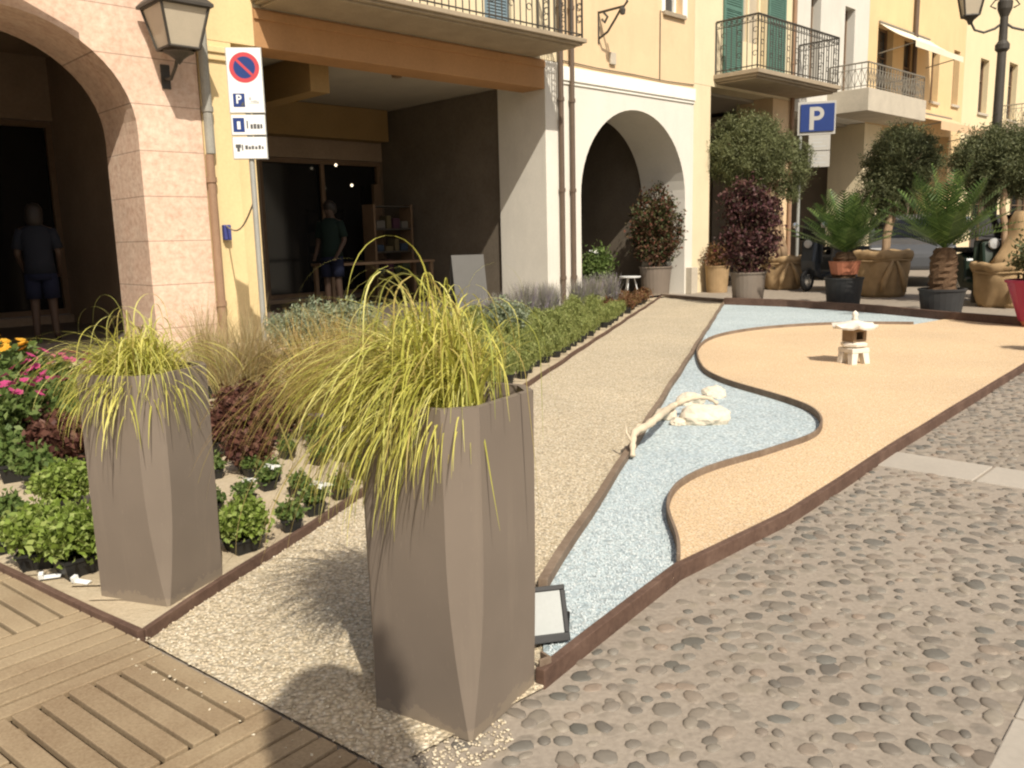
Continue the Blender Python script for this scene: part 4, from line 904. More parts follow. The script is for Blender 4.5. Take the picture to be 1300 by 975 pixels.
R = []; n = 24
for r, z, up in ((.07, .326, 0), (.19, .328, .022), (.195, .345, .026), (.15, .365, .01), (.09, .385, 0), (.04, .40, 0), (.02, .405, 0)):
    R.append([(r*math.cos(2*PI*j/n)*(1+.10*max(0, math.cos(6*2*PI*j/n))*(r > .1)), r*math.sin(2*PI*j/n)*(1+.10*max(0, math.cos(6*2*PI*j/n))*(r > .1)), z+up*max(0, math.cos(6*2*PI*j/n))) for j in range(n)])
MB().loft(R).build('roof', 'granite', lan, smooth=False)
MB().lathe([(.022, .404), (.032, .418), (.018, .432), (.03, .452), (.024, .475), (.0, .495)], 12).build('finial', 'granite', lan, smooth=True)
lan.scale = (hh/.495,)*3
# rocks
def rock(px, py, rx, ry, rzv, seed, label, rot=0):
    g = G(px, py, .022); o = blob('rock', (rx, ry, rzv), 'limestone', None, seed, .28, 4, 1.3, loc=(g[0], g[1]+ry*.6, .022+rzv*.42)); o.rotation_euler.z = rot; return tag(o, label, 'rock')
rock(896, 539, .15, .085, .085, 3, 'large white limestone rock lying in the blue gravel beside the driftwood', -.15)
rock(878, 514, .10, .065, .06, 8, 'pale rounded rock behind the larger white rock near the gravel path', .3)
rock(845, 533, .075, .055, .05, 5, 'small grey white stone tucked under the driftwood branch')
rock(862, 540, .05, .04, .03, 12, 'tiny white pebble stone in front of the driftwood branch')
rock(908, 505, .09, .06, .055, 14, 'low tan stone at the far side of the white rocks')
# driftwood
Y0 = G(803, 582, .03)[1]; Y1 = G(880, 530, .03)[1]
dp = [at(803, 580, Y0), at(803.5, 563, Y0+.05), at(806, 549, Y0+.12), at(822, 540, Y0+.25), at(838, 527, Y0+.45), at(852, 517, Y1), at(868, 509, Y1+.05), at(884, 505, Y1+.08), at(900, 506, Y1+.1), at(911, 513, Y1+.1)]
dl = Vector((dp[0][0], dp[0][1], .0)); dw = thing('driftwood_branch', 'bent bleached driftwood branch leaning over the white rocks onto the strip', 'branch', dl)
def spline(P, k=6):
    P = [np.array(p, float) for p in P]; out = []
    for i in range(len(P)-1):
        p0, p1, p2, p3 = P[max(i-1, 0)], P[i], P[i+1], P[min(i+2, len(P)-1)]
        for j in range(k):
            t = j/k; out.append(.5*((2*p1)+(-p0+p2)*t+(2*p0-5*p1+4*p2-p3)*t*t+(-p0+3*p1-3*p2+p3)*t**3))
    out.append(P[-1]); return out
sp_ = [Vector(p)-dl for p in spline(dp)]; nn2 = len(sp_)
MB().tube(sp_, [.013+.010*math.sin(PI*min(1, i/nn2*1.2))+.003*math.sin(i*1.7) for i in range(nn2)], 9).build('branch', 'drift', dw, smooth=True)
tw = [sp_[int(nn2*.33)], sp_[int(nn2*.33)]+Vector((-.06, -.05, .015)), sp_[int(nn2*.33)]+Vector((-.10, -.12, -.02))]
MB().tube(tw, [.011, .008, .004], 7).build('twig', 'drift', dw, smooth=True)
tw = [sp_[int(nn2*.12)], sp_[int(nn2*.12)]+Vector((-.03, .04, .05)), sp_[int(nn2*.12)]+Vector((-.03, .06, .09))]
MB().tube(tw, [.009, .007, .003], 7).build('twig', 'drift', dw, smooth=True)
# floodlight
gf = G(690, 826, .0); fl = thing('floodlight', 'small black floodlight tilted upward on the ground behind the tall planter', 'floodlight', (gf[0]+.0, gf[1]+.03, .0), math.radians(12))
tilt = math.radians(-24); ca, sa = math.cos(tilt), math.sin(tilt)
def rot(p, o=(0, 0, .11)): x, y, z = p; return (x, o[1]+ca*y-sa*z, o[2]+sa*y+ca*z)
def rbox(mb, x0, x1, y0, y1, z0, z1):
    m2 = MB().box(x0, x1, y0, y1, z0, z1); return mb.geo([rot(p) for p in m2.v], m2.f)
mb = MB(); rbox(mb, -.075, .075, -.012, .03, -.085, .095)
for k in range(7): rbox(mb, -.066+k*.021, -.060+k*.021, .0305, .052, -.07, .08)
rbox(mb, -.085, .085, -.022, -.0121, .082, .10); rbox(mb, -.085, .085, -.022, -.0121, -.09, -.062); rbox(mb, -.085, -.067, -.022, -.0121, -.0619, .0819); rbox(mb, .067, .085, -.022, -.0121, -.0619, .0819)
mb.build('housing', 'alu', fl, bevel=.003)
mb = MB(); rbox(mb, -.066, .066, -.019, -.0125, -.061, .081); mb.build('glass', 'lens', fl)
MB().tube([(-.095, .01, .11), (-.095, .02, .01), (.095, .02, .01), (.095, .01, .11)], .007, 6).build('bracket', 'alu', fl)
MB().tube([(0, .05, .09), (.0, .10, .05), (-.03, .16, .015), (-.1, .22, .012)], .005, 6).build('cable', 'alu', fl); fl.scale = (.86, .86, .86)

# ------------------------------------------------------------------ BED PLANTS
def pot_sq(root, w, h, mat='black'):
    MB().loft([sq(w*.38, 0), sq(w*.5, h-.012), sq(w*.54, h-.012), sq(w*.54, h), sq(w*.47, h), sq(w*.45, h-.02)]).build('pot', mat, root)
    MB().lathe([(w*.42, 0), (w*.3, .01), (0, .014)], 8, (0, 0, h-.03)).build('soil', 'soil', root)
def pot_round(root, r0, r1, h, mat, soil=True, rim=.02, n=24, drop=None):
    d = drop or min(.05, h*.2)
    MB().lathe([(r0, 0), (r1, h-rim*1.5), (r1*1.05, h-rim*1.45), (r1*1.06, h), (r1*.95, h), (r1*.92, h-d)], n).build('pot', mat, root, smooth=False)
    if soil: MB().lathe([(r1*.9, 0), (r1*.6, .01), (0, .015)], 14, (0, 0, h-d-.005)).build('soil', 'soil', root)
def flowers(root, n, rad, z, mat, size=.03, name='flower', petals=6):
    for i in range(n):
        c = np.array([RNG.normal()*rad, RNG.normal()*rad, z+RNG.uniform(-.02, .03)]); nrm = rand_dirs(1)[0]*.5+np.array([0, -.3, 1]); nrm /= np.linalg.norm(nrm); a = np.cross(nrm, [1, .2, 0]); a /= np.linalg.norm(a); b = np.cross(nrm, a); V = [c-nrm*.004]; Fc = []
        for k in range(petals):
            w = 2*PI*k/petals; d = a*math.cos(w)+b*math.sin(w); e = -a*math.sin(w)+b*math.cos(w); q = size*RNG.uniform(.8, 1.15); o = len(V)
            V += [c+d*q*.6+e*q*.38+nrm*q*.15, c+d*q+nrm*q*.1, c+d*q*.6-e*q*.38+nrm*q*.15]; Fc.append([0, o, o+1, o+2])
        npmesh(name, V, np.array(Fc), mat, root)
def plug(kind, label, group):
    """one small potted bedding plant of each kind"""
    r = thing('potted_plant', label, 'potted plant', (0, 0, 0), 0, group)
    if kind == 'green':
        pot_sq(r, .10, .075); foliage('foliage', cloud(420, (.065, .065, .045), 26, .022, .2)+np.array([0, 0, .11]), .034, .02, 'mid', r, .3)
    elif kind == 'white':
        pot_sq(r, .10, .075); foliage('foliage', cloud(380, (.065, .065, .045), 26, .022, .2)+np.array([0, 0, .11]), .034, .02, 'mid', r, .3); flowers(r, 5, .028, .165, 'whitef', .03)
    elif kind == 'bright':
        pot_sq(r, .15, .085); foliage('foliage', cloud(2300, (.13, .13, .095), 60, .028, .25)+np.array([0, 0, .17]), .034, .022, 'bright', r, .3)
    elif kind == 'herb':
        pot_round(r, .045, .06, .085, 'black', True, .01, 14); V, Fc = merge([blades(230, .055, (.12, .24), (0, 30), (5, 60), .0075, segs=5)]); V[:, 2] += .07; npmesh('stems', V, Fc, 'herb', r)
        foliage('foliage', cloud(520, (.10, .10, .10), 40, .03, .15)+np.array([0, 0, .19]), .05, .009, 'herb', r, .8)
    elif kind == 'redlow':
        pot_round(r, .045, .06, .085, 'black', True, .01, 14); foliage('foliage', cloud(520, (.11, .11, .06), 36, .03, .2)+np.array([0, 0, .13]), .035, .018, 'redlow', r, .5)
    elif kind == 'bronze':
        pot_sq(r, .12, .08); foliage('foliage', cloud(1400, (.12, .12, .08), 60, .028, .25)+np.array([0, 0, .15]), .036, .028, 'bronze', r, .2)
    elif kind == 'pink':
        pot_sq(r, .13, .09); foliage('foliage', cloud(900, (.11, .11, .10), 50, .03, .2)+np.array([0, 0, .18]), .04, .024, 'mid', r, .3); flowers(r, 17, .062, .29, 'pinkf', .019)
    elif kind == 'orange':
        pot_sq(r, .13, .09); foliage('foliage', cloud(900, (.12, .12, .12), 50, .03, .2)+np.array([0, 0, .2]), .045, .02, 'mid', r, .3); flowers(r, 12, .055, .33, 'orangef', .02, petals=9)
    elif kind == 'lav':
        pot_round(r, .06, .08, .11, 'black', True, .01, 14); V, Fc = blades(420, .07, (.22, .42), (0, 26), (8, 45), .006, segs=5); V[:, 2] += .09; npmesh('stems', V, Fc, 'lav', r); foliage('foliage', cloud(350, (.12, .12, .10), 40, .04, .2)+np.array([0, 0, .24]), .03, .008, 'lav', r, .8)
    elif kind == 'silver':
        pot_round(r, .07, .09, .12, 'black', True, .012, 16); foliage('foliage', cloud(2200, (.26, .26, .17), 80, .045, .25)+np.array([0, 0, .32]), .05, .018, 'silver', r, .3)
    elif kind == 'purple':
        pot_sq(r, .10, .075); foliage('foliage', cloud(380, (.06, .06, .05), 26, .022, .2)+np.array([0, 0, .12]), .034, .018, 'mid', r, .3); flowers(r, 9, .03, .19, 'purplef', .02)
    return r
PRO = {}
GRP = {'green': 'green bedding plants in black pots', 'white': 'white flowering bedding plants', 'bright': 'bright green bushy bedding plants', 'herb': 'green herb plants in rows along the gravel path', 'redlow': 'low red brown plants at the far end of the bed',
       'bronze': 'bronze leaved plants in black pots', 'pink': 'pink flowering plants in the bed', 'orange': 'orange flowering plants', 'lav': 'grey lavender plants', 'silver': 'silver leaved shrubs', 'purple': 'purple flowering plants'}
def put(kind, px=None, py=None, label=None, sc=1.0, xy=None):
    g = G(px, py, BZ) if xy is None else xy; l = (g[0], g[1], bedz(*g)-.006); rz = RNG.uniform(0, 2*PI) if kind not in ('green', 'white', 'bright', 'bronze', 'purple') else math.radians(RNG.uniform(15, 75))
    if kind not in PRO:
        sc *= {'green': .72, 'white': .72, 'bright': .82, 'pink': 1.2, 'orange': 1.35}.get(kind, 1)
        o = plug(kind, label, GRP[kind]); o.location = l; o.rotation_euler.z = rz; o.scale = (sc,)*3; PRO[kind] = o
    else: o = dup(PRO[kind], l, rz, sc*{'green': .72, 'white': .72, 'bright': .82, 'pink': 1.2, 'orange': 1.35}.get(kind, 1), label)
    return o
put('green', 432, 632, 'small green plant in black pot closest to the kerb beside the tall planter')
put('green', 370, 672, 'small green plant in a tall black pot alone beside the kerb', 1.1)
put('green', 320, 604, 'small green potted plant just below the bronze leaves')
put('green', 345, 612, 'green black potted plant touching a white flowered one below the bronze leaves')
put('green', 365, 582, 'green plant in black pot beside a thin dry stem right of the bronze leaves')
put('green', 405, 590, 'taller green plant in black pot under the purple flowers')
put('green', 380, 630, 'green plant in black pot behind the white flowers at the kerb')
put('green', 272, 606, 'green plant in black pot half hidden behind the shorter planter', 1.1)
put('green', 268, 652, 'lower green plant in black pot half hidden behind the shorter planter', 1.1)
put('green', 14, 668, 'green plant in black pot at the left edge beside the bright green bush', 1.25)
put('green', 4, 700, 'black potted green plant cut by the left edge nearest to the decking', 1.2)
put('white', 340, 622, 'white flowering plant in front of the two green ones below the bronze leaves')
put('white', 400, 652, 'white flowering plant in a wide black pot beside the kerb', 1.15)
put('white', 458, 608, 'white flowering plant in black pot beside the edge of the tall planter')
put('white', 312, 640, 'white flowering plant behind the bright green bush by the shorter planter')
put('bright', 308, 698, 'bright green bushy plant in black pot between the shorter planter and the kerb', .9)
put('bright', 52, 718, 'bright green bush in black pot left of the shorter planter', 1.05)
put('bright', 100, 728, 'bright green bush with a white tag touching the shorter planter', 1.1)
put('bright', 82, 650, 'bright green bush behind the two front bushes near the shorter planter', 1.0)
for k, (x, y, s, l) in enumerate([(285, 575, 1.1, 'bronze leaved plant nearest the shorter planter'), (318, 568, 1.25, 'largest bronze leaved plant in the middle of the bronze cluster'), (352, 560, 1.15, 'bronze leaved plant at the right of the bronze cluster'), (305, 545, 1.15, 'bronze leaved plant at the back of the bronze cluster'), (340, 535, 1.1, 'bronze leaved plant farthest back under the brown grass'), (75, 600, 1.2, 'bronze leaved plant below the pink flowers'), (105, 592, 1.15, 'bronze leaved plant touching the shorter planter under the pink flowers'), (55, 575, 1.1, 'bronze leaved plant behind the pale stone near the pink flowers'), (318, 598, .95, 'small bronze leaved plant in front of the bronze cluster')]): put('bronze', x, y, l, s)
for x, y, s, l in [(20, 560, 1.25, 'pink flowering plant by the left edge of the frame'), (50, 570, 1.2, 'pink flowering plant in the middle of the pink cluster'), (75, 545, 1.35, 'tallest pink flowering plant under the sedge of the shorter planter'), (95, 555, 1.1, 'pink flowering plant beside the shorter planter'), (35, 520, 1.2, 'pink flowering plant behind the orange flowers'), (5, 590, 1.2, 'lowest pink flowering plant at the left edge')]: put('pink', x, y, l, s)
put('orange', 22, 548, 'orange marigold plant with green leaves before the dark arcade', 1.3)
put('orange', 8, 530, 'smaller orange marigold plant at the left edge of the frame', 1.0)
put('green', 20, 610, 'leafy green plant in black pot below the pink flowers', 1.9); put('green', 50, 622, 'wide leafy green plant under the pink flowers', 1.8)
put('purple', 408, 572, 'purple flowering plant in black pot in front of the brown grass', 1.1); put('purple', 440, 585, 'purple flowering plant beside the tall planter', 1.0)
# herb rows following the kerb
dlen = np.linalg.norm(K1-C0)
rows = [(.13, 3.9, 10.4, .30, 'green herb plant in black pot in the row nearest the gravel path'), (.42, 3.7, 10.2, .31, 'green herb plant in the second row from the gravel path'), (.72, 4.2, 9.9, .33, 'green herb plant in the third row from the gravel path'), (1.02, 4.6, 9.4, .34, 'green herb plant in the row farthest from the gravel path')]
for d, t0, t1, st, lab in rows:
    t = t0
    while t < t1:
        p = C0+kdir*(t+RNG.uniform(-.04, .04))+kn*(d+RNG.uniform(-.03, .03)); put('herb', label=lab, sc=RNG.uniform(.85, 1.2)*(1 if d > .2 else .85), xy=p); t += st
for d, t0, t1, lab in ((.14, 10.7, 13.2, 'low red brown plant in the row nearest the gravel path at its far end'), (.45, 10.5, 13.0, 'low red brown plant in the second row at the far end of the bed')):
    t = t0
    while t < t1: put('redlow', label=lab, sc=RNG.uniform(.95, 1.25), xy=C0+kdir*t+kn*(d+RNG.uniform(-.03, .03))); t += .36
for x, Yv in [(628, 9.9), (650, 10.2), (668, 10.6), (690, 10.9), (735, 12.4), (755, 12.8), (775, 13.2), (700, 11.4)]:
    p = at(x, 400, Yv); put('lav', label='grey lavender plant in front of the white pillar and the downpipes', sc=RNG.uniform(1.15, 1.45), xy=np.array([p[0], p[1]]))
for x, Yv, s, l in [(370, 8.4, 1.05, 'silver green shrub at the foot of the sign pole'), (410, 8.8, 1.15, 'largest silver green shrub before the dark shop'), (452, 9.0, 1.1, 'silver green shrub behind the brown grass and the tall planter'), (645, 9.3, 1.0, 'tall silver green shrub by the foot of the white pillar')]:
    p = at(x, 420, Yv); put('silver', label=l, sc=s, xy=np.array([p[0], p[1]]))
def tuft(name, label, cat, px, py, n, L, mat, width=.005, r0=.07, t0=(0, 25), t1=(20, 110), lean=(0, 0), lw=0, grp=None, pot=True):
    g = G(px, py, BZ); r = thing(name, label, cat, (g[0], g[1], bedz(*g)-.005), 0, grp)
    if pot: pot_round(r, .07, .085, .11, 'black', True, .012, 16)
    V, Fc = merge([blades(n, r0, (L*.5, L), t0, t1, width, lean, lw, 8, 1.3), blades(n//4, r0, (L*.8, L*1.2), (0, 15), (10, 70), width*.8, segs=8)]); V[:, 2] += .09 if pot else 0
    npmesh('blades', V, Fc, mat, r); return r
tg = 'bronze sedge clumps in the bed'
for x, y, n, L, l in [(405, 560, 420, .62, 'bronze sedge clump behind the tall planter with drooping brown blades'), (445, 548, 420, .66, 'bronze sedge clump closest to the tall planter'), (385, 520, 380, .6, 'bronze sedge clump in front of the silver green shrubs'), (470, 520, 380, .62, 'bronze sedge clump hidden behind the golden sedge'), (425, 500, 380, .6, 'bronze sedge clump farthest back before the dark shop')]: tuft('sedge_clump', l, 'grass', x, y, n, L, 'sedgeb', .006, .07, (0, 30), (70, 165), grp=tg)
tg = 'wispy dry grasses by the yellow pillar'
for x, y, n, L, l in [(290, 530, 330, .62, 'wispy dry grass clump beside the shorter planter'), (318, 520, 330, .66, 'wispy dry grass clump below the yellow pillar'), (345, 515, 300, .55, 'wispy dry grass clump at the right below the sign pole'), (265, 505, 300, .7, 'wispy dry grass clump behind the shorter planter')]: tuft('dry_grass', l, 'grass', x, y, n, L, 'wisp', .0038, .06, (0, 22), (10, 70), grp=tg)
# fallback greens in the middle of the bed behind the sedge
for x, Yv in [(500, 7.2), (530, 7.6), (560, 7.9), (590, 8.3), (515, 8.5), (560, 9.0), (600, 9.4), (480, 8.0)]:
    p = at(x, 430, Yv); put('herb', label='large green herb plant in the middle of the bed behind the golden sedge', sc=1.5, xy=np.array([p[0], p[1]]))
# plant tags and stones
for x, y, l in [(64, 735, 'white plant tag lying on the sand in front of the bright green bushes'), (104, 742, 'long white plant tag flat under the bright green bush by the shorter planter'), (8, 600, 'white plant tag at the left edge of the flower bed')]:
    g = G(x, y, BZ); o = MB().box(-.035, .035, -.011, .011, 0, .003).box(-.035, -.02, -.011, .011, .0031, .02).build('plant_tag', 'signwhite', None, loc=(g[0], g[1], bedz(*g)+.004)); o.rotation_euler = (.25, 0, RNG.uniform(-.4, .4)); tag(o, l, 'plant tag')
g = G(62, 572, BZ); o = blob('rock', (.06, .05, .045), 'limestone', None, 21, .25, 3, 1.4, loc=(g[0], g[1], BZ+.02)); tag(o, 'pale stone lying below the pink flowers', 'rock')
o = MB().tube([(0, 0, 0), (-.02, .0, .1), (-.06, 0, .22), (-.07, 0, .3)], [.006, .005, .004, .003], 6).build('dry_stem', 'wisp', None, loc=(*G(372, 585, BZ), BZ-.01)); tag(o, 'single dry straw coloured stem beside the bronze leaves', 'stem')

# ------------------------------------------------------------------ POTTED TREES AND SHRUBS AT THE FAR END
def local(root, p): return np.array(p)-np.array(root.location)
def trunk(root, base, top, r0, r1, wob=.03, name='trunk', mat='bark'):
    k = 9; P = [np.array(base)+(np.array(top)-np.array(base))*i/k+np.array([math.sin(i*1.9)*wob, math.cos(i*1.3)*wob, 0])*(0 < i < k) for i in range(k+1)]
    return MB().tube(P, [r0+(r1-r0)*i/k for i in range(k+1)], 10).build(name, mat, root, smooth=True)
def burlap_pot(root, r, h, wrap=True, seed=1, knot=True):
    n = 44; R = []
    for z, f in ((0, .80), (.08, .86), (.3, .92), (.55, .97), (.74, 1.0), (.80, .95), (.83, 1.06), (.93, 1.09), (1.0, 1.05), (1.01, .93), (.94, .88)):
        R.append([(r*f*(1+.045*math.sin(5*2*PI*j/n+seed+z*4)+.035*math.sin(9*2*PI*j/n+seed*2-z*3)+.02*math.sin(13*2*PI*j/n+z*9))*math.cos(2*PI*j/n), r*f*(1+.045*math.sin(5*2*PI*j/n+seed+z*4)+.035*math.sin(9*2*PI*j/n+seed*2-z*3)+.02*math.sin(13*2*PI*j/n+z*9))*math.sin(2*PI*j/n), h*z+.012*math.sin(7*2*PI*j/n+seed)*(z > .5)) for j in range(n)])
    o = MB().loft(R).build('pot', 'burlap', root, smooth=True)
    MB().lathe([(r*.86, 0), (r*.5, .03), (0, .05)], 14, (0, 0, h*.93)).build('soil', 'soil', root)
    if knot:
        t = MB(); t.tube([(r*1.04*math.cos(a), r*1.04*math.sin(a), h*.795+.01*math.sin(3*a)) for a in np.linspace(0, 2*PI, 30)], .016, 6)
        for sx in (-.16, .18): t.tube([(sx*.2, -r*1.05, h*.79), (sx*.6, -r*1.09, h*.6), (sx, -r*1.04, h*.35), (sx*1.15, -r*1.0, h*.12)], [.022, .04, .055, .03], 7)
        t.build('tie', 'burlap', root, smooth=True)
    return o
def topiary(label, gpx, gpy, lobes_px, pot_w, pot_top, n, mat, dYs=0.0, trunks=((0, 0),), burl=True, L=.062, W=.017, seed=1, cat='potted tree'):
    g = G(gpx, gpy); Y = g[1]; k = Y/F; r = thing('potted_tree', label, cat, (g[0], g[1], 0), RNG.uniform(-.3, .3)*0, 'potted topiary trees at the far end')
    h = hz(g, pot_top); burlap_pot(r, pot_w/2*k, h, seed=seed)
    lobes = []
    for (x, y, rx, rz, dy) in lobes_px: c = at(x, y, Y+dy); lobes.append((tuple(local(r, c)), (rx*k, rx*k*.9, rz*k)))
    zmin = min(l[0][2]-l[1][2] for l in lobes)
    for i, (dx, dy) in enumerate(trunks): trunk(r, (dx*.6, dy, h*.9), (lobes[0][0][0]*.55+dx*2.2, lobes[0][0][1]*.6+dy, lobes[0][0][2]-lobes[0][1][2]*.35), .06, .035, .02)
    for i in range(4):
        w = 2*PI*i/4+.5; l = lobes[0]; tp_ = (l[0][0]+math.cos(w)*l[1][0]*.6, l[0][1]+math.sin(w)*l[1][1]*.6, l[0][2]+l[1][2]*.2); bs = (l[0][0]*.5, l[0][1]*.5, l[0][2]-l[1][2]*.6); trunk(r, bs, tp_, .028, .01, .02, 'branch')
    p = cloud(n, None, 620, .078, .3, lobes); V, Fc = leaves(p, L, W, .25); npmesh('crown', V, Fc, mat, r); return r
topiary('tallest olive topiary with a broad double crown left of the blue parking sign', 993, 367, [(948, 192, 53, 46, 0), (995, 215, 36, 40, .1)], 50, 325, 50000, 'olive', trunks=((0, 0), (.09, .05), (-.1, .02)), seed=1)
topiary('round olive topiary in a large knotted burlap pot between the two palms', 1119, 376, [(1146, 205, 48, 44, .3), (1128, 240, 34, 32, .2), (1105, 268, 30, 28, .4)], 62, 318, 38000, 'olived', trunks=((0, 0), (.06, .05)), seed=2)
tH = topiary('dark olive topiary at the right edge with its trunk wrapped in burlap', 1275, 389, [(1262, 208, 52, 48, .4), (1310, 205, 46, 44, .3)], 74, 333, 38000, 'olived', trunks=((0, 0),), seed=4)
kH = tH.location.y/F; R = []
for i, (z, rr, dx) in enumerate(((338, 26, 2), (325, 20, 6), (310, 15, 10), (295, 12, 12), (280, 13, 14), (268, 9, 15))):
    zz = at(1285, z, tH.location.y)[2]; R.append([(dx*kH+rr*kH*(1+.14*math.sin(4*w+i))*math.cos(w), rr*kH*(1+.14*math.sin(3*w+i*2))*math.sin(w), zz) for w in np.linspace(0, 2*PI, 18, endpoint=False)])
MB().loft(R).build('trunk_wrap', 'burlap', tH, smooth=True)
def shrub(label, px, py, w_px, top_py, pot_w, pot_top, potmat, mat, n, L=.075, W=.04, cat='potted shrub', lobes=None, name='potted_shrub', grp=None, square=False, dark=None):
    g = G(px, py); Y = g[1]; k = Y/F; r = thing(name, label, cat, (g[0], g[1], 0), 0, grp); h = hz(g, pot_top); zt_ = hz(g, top_py); w = w_px*k/2
    if square: MB().loft([sq(pot_w*k*.46, 0), sq(pot_w*k*.5, h*.9), sq(pot_w*k*.53, h*.9), sq(pot_w*k*.53, h), sq(pot_w*k*.47, h), sq(pot_w*k*.46, h-.05)]).build('pot', potmat, r, bevel=.006); MB().box(-pot_w*k*.45, pot_w*k*.45, -pot_w*k*.45, pot_w*k*.45, h-.09, h-.05).build('soil', 'soil', r)
    else: pot_round(r, pot_w*k*.42, pot_w*k*.5, h, potmat)
    zc = (zt_+h*.9)/2; rz = (zt_-h*.9)/2
    lb = lobes or [((0, 0, zc), (w, w*.9, rz)), ((.1*w, 0, zc+rz*.3), (w*.75, w*.7, rz*.7)), ((-.15*w, 0, zc-rz*.35), (w*.85, w*.8, rz*.6))]
    for i in range(5): a = 2*PI*i/5; trunk(r, (.04*math.cos(a), .04*math.sin(a), h-.08), (w*.55*math.cos(a), w*.5*math.sin(a), zc+rz*.3), .018, .006, .02, 'stem', 'barkd')
    p = cloud(n, None, 120, .09, .15, lb, h-.02); foliage('foliage', p, L, W, mat, r, .5); return r
shrub('burgundy leaved shrub in a taupe tapered pot at the end of the path', 949, 387, 74, 225, 43, 345, 'taupe', 'burgundy', 9000)
shrub('red and green leaved shrub in a taupe pot under the white arch', 832, 374, 62, 233, 40, 338, 'taupe', 'redgreen', 8000)
r = shrub('leafy green plant with white flowers in a pale pot under the white arch', 757, 384, 34, 318, 28, 358, 'slabl', 'mid', 3500, .06, .035)
kk = r.location.y/F; flowers(r, 10, .07, hz(r.location, 318)-.03, 'whitef', .05)
r = shrub('low plant with small red flowers in a burlap pot beside the pale pillar', 910, 371, 30, 315, 30, 337, 'burlap', 'redlow', 2200, .06, .03)
flowers(r, 8, .08, hz(r.location, 316)-.04, 'pinkf', .04)
shrub('dark red shrub half hidden behind the one under the white arch', 803, 368, 36, 250, 26, 345, 'charcoal', 'redgreen', 3500)
# cycads
def cycad(label, px, py, pot_w, pot_top, tr_top, crown_py, spread_px, potmat, collar=None):
    g = G(px, py); Y = g[1]; k = Y/F; r = thing('cycad_palm', label, 'palm', (g[0], g[1], 0), 0, 'potted cycad palms at the far end'); h = hz(g, pot_top); zt_ = hz(g, tr_top)
    pot_round(r, pot_w*k*.42, pot_w*k*.5, h, potmat)
    n = 16; R = []
    for i in range(15):
        z = h-.06+(zt_-h+.1)*i/14; rr = (.16 if i < 12 else .14-.02*(i-12))*(1+.10*(i % 2)); R.append([(rr*(1+.07*math.sin(5*w+i*2.4))*math.cos(w), rr*(1+.07*math.sin(5*w+i*2.4))*math.sin(w), z) for w in np.linspace(0, 2*PI, n, endpoint=False)])
    MB().loft(R).build('trunk', 'barkd', r)
    if collar: MB().lathe([(.19, 0), (.23, .18), (.24, .2), (.2, .2), (.19, .16)], 18, (0, 0, zt_-.3)).build('inner_pot', collar, r)
    Ls = spread_px*k; V = []; Fc = []; o = 0
    for i in range(36):
        az = i*2.39996; u = i/35; th0 = math.radians(6+64*u**.8); th1 = th0+math.radians(RNG.uniform(4, 26)); L = Ls*RNG.uniform(.85, 1.08)*(1.05-.12*u); P = [np.array([0, 0, zt_+.02])]; m = 22; D = []
        for j in range(m):
            t = j/m; th = th0+(th1-th0)*t**1.4; d = np.array([math.sin(th)*math.cos(az), math.sin(th)*math.sin(az), math.cos(th)]); P.append(P[-1]+d*L/m); D.append(d)
        sd = np.array([-math.sin(az), math.cos(az), 0])
        for j in range(3, m+1):
            d = D[min(j, m-1)]; t = j/m; ll = .17*math.sin(PI*min(1, .12+t*.86))**.7*L/.9+.02; nr = np.cross(sd, d)
            for s in (-1, 1):
                b0 = P[j]; dr = sd*s*.80+d*.55+nr*(-.16); dr /= np.linalg.norm(dr); e = b0+dr*ll; q = d*.019
                V += [b0-q, b0+q, e+q*.1, e-q*.3]; Fc.append([o, o+1, o+2, o+3]); o += 4
        for j in range(m):
            wv = sd*.008*(1-j/m)+sd*.002; V += [P[j]-wv, P[j]+wv, P[j+1]+wv*.9, P[j+1]-wv*.9]; Fc.append([o, o+1, o+2, o+3]); o += 4
    npmesh('fronds', V, np.array(Fc), 'cycad', r); return r
cycad('cycad palm with a reddish inner pot in a black tub nearest the blue parking sign', 1070, 391, 46, 352, 323, 245, 80, 'charcoal', 'terra')
cycad('larger cycad palm with a thick trunk in a black tub before the parked scooters', 1194, 402, 54, 366, 318, 240, 98, 'charcoal')
# magenta pot at the right edge and an unseen boxwood added to throw a shadow on the sand
gm = G(1312, 418); km = gm[1]/F
mg = thing('potted_shrub', 'magenta pot on a small terracotta foot cut by the right edge of the frame', 'potted shrub', (gm[0], gm[1], 0))
hm0 = .10; hm = hz(gm, 355); MB().lathe([(.17, 0), (.12, .04), (.15, hm0)], 20).build('foot', 'terra', mg)
MB().lathe([(18*km, hm0+.001), (34*km, hm-.03), (36*km, hm-.03), (36.5*km, hm), (33*km, hm), (32*km, hm-.05)], 28).build('pot', 'magenta', mg)
MB().lathe([(.3, 0), (0, .02)], 14, (0, 0, hm-.07)).build('soil', 'soil', mg)
foliage('foliage', cloud(2500, (.34, .34, .3), 70, .07, .2)+np.array([.12, 0, hm+.3]), .07, .03, 'olived', mg, .3)
gb_ = G(1348, 452); bxw = thing('potted_shrub', 'small clipped boxwood in a clay pot, added out of view at the right to shadow the sand', 'potted shrub', (gb_[0], gb_[1], .03))
pot_round(bxw, .1, .13, .2, 'terra'); foliage('foliage', cloud(3000, (.17, .17, .16), 70, .04, .3)+np.array([0, 0, .36]), .03, .02, 'olived', bxw)
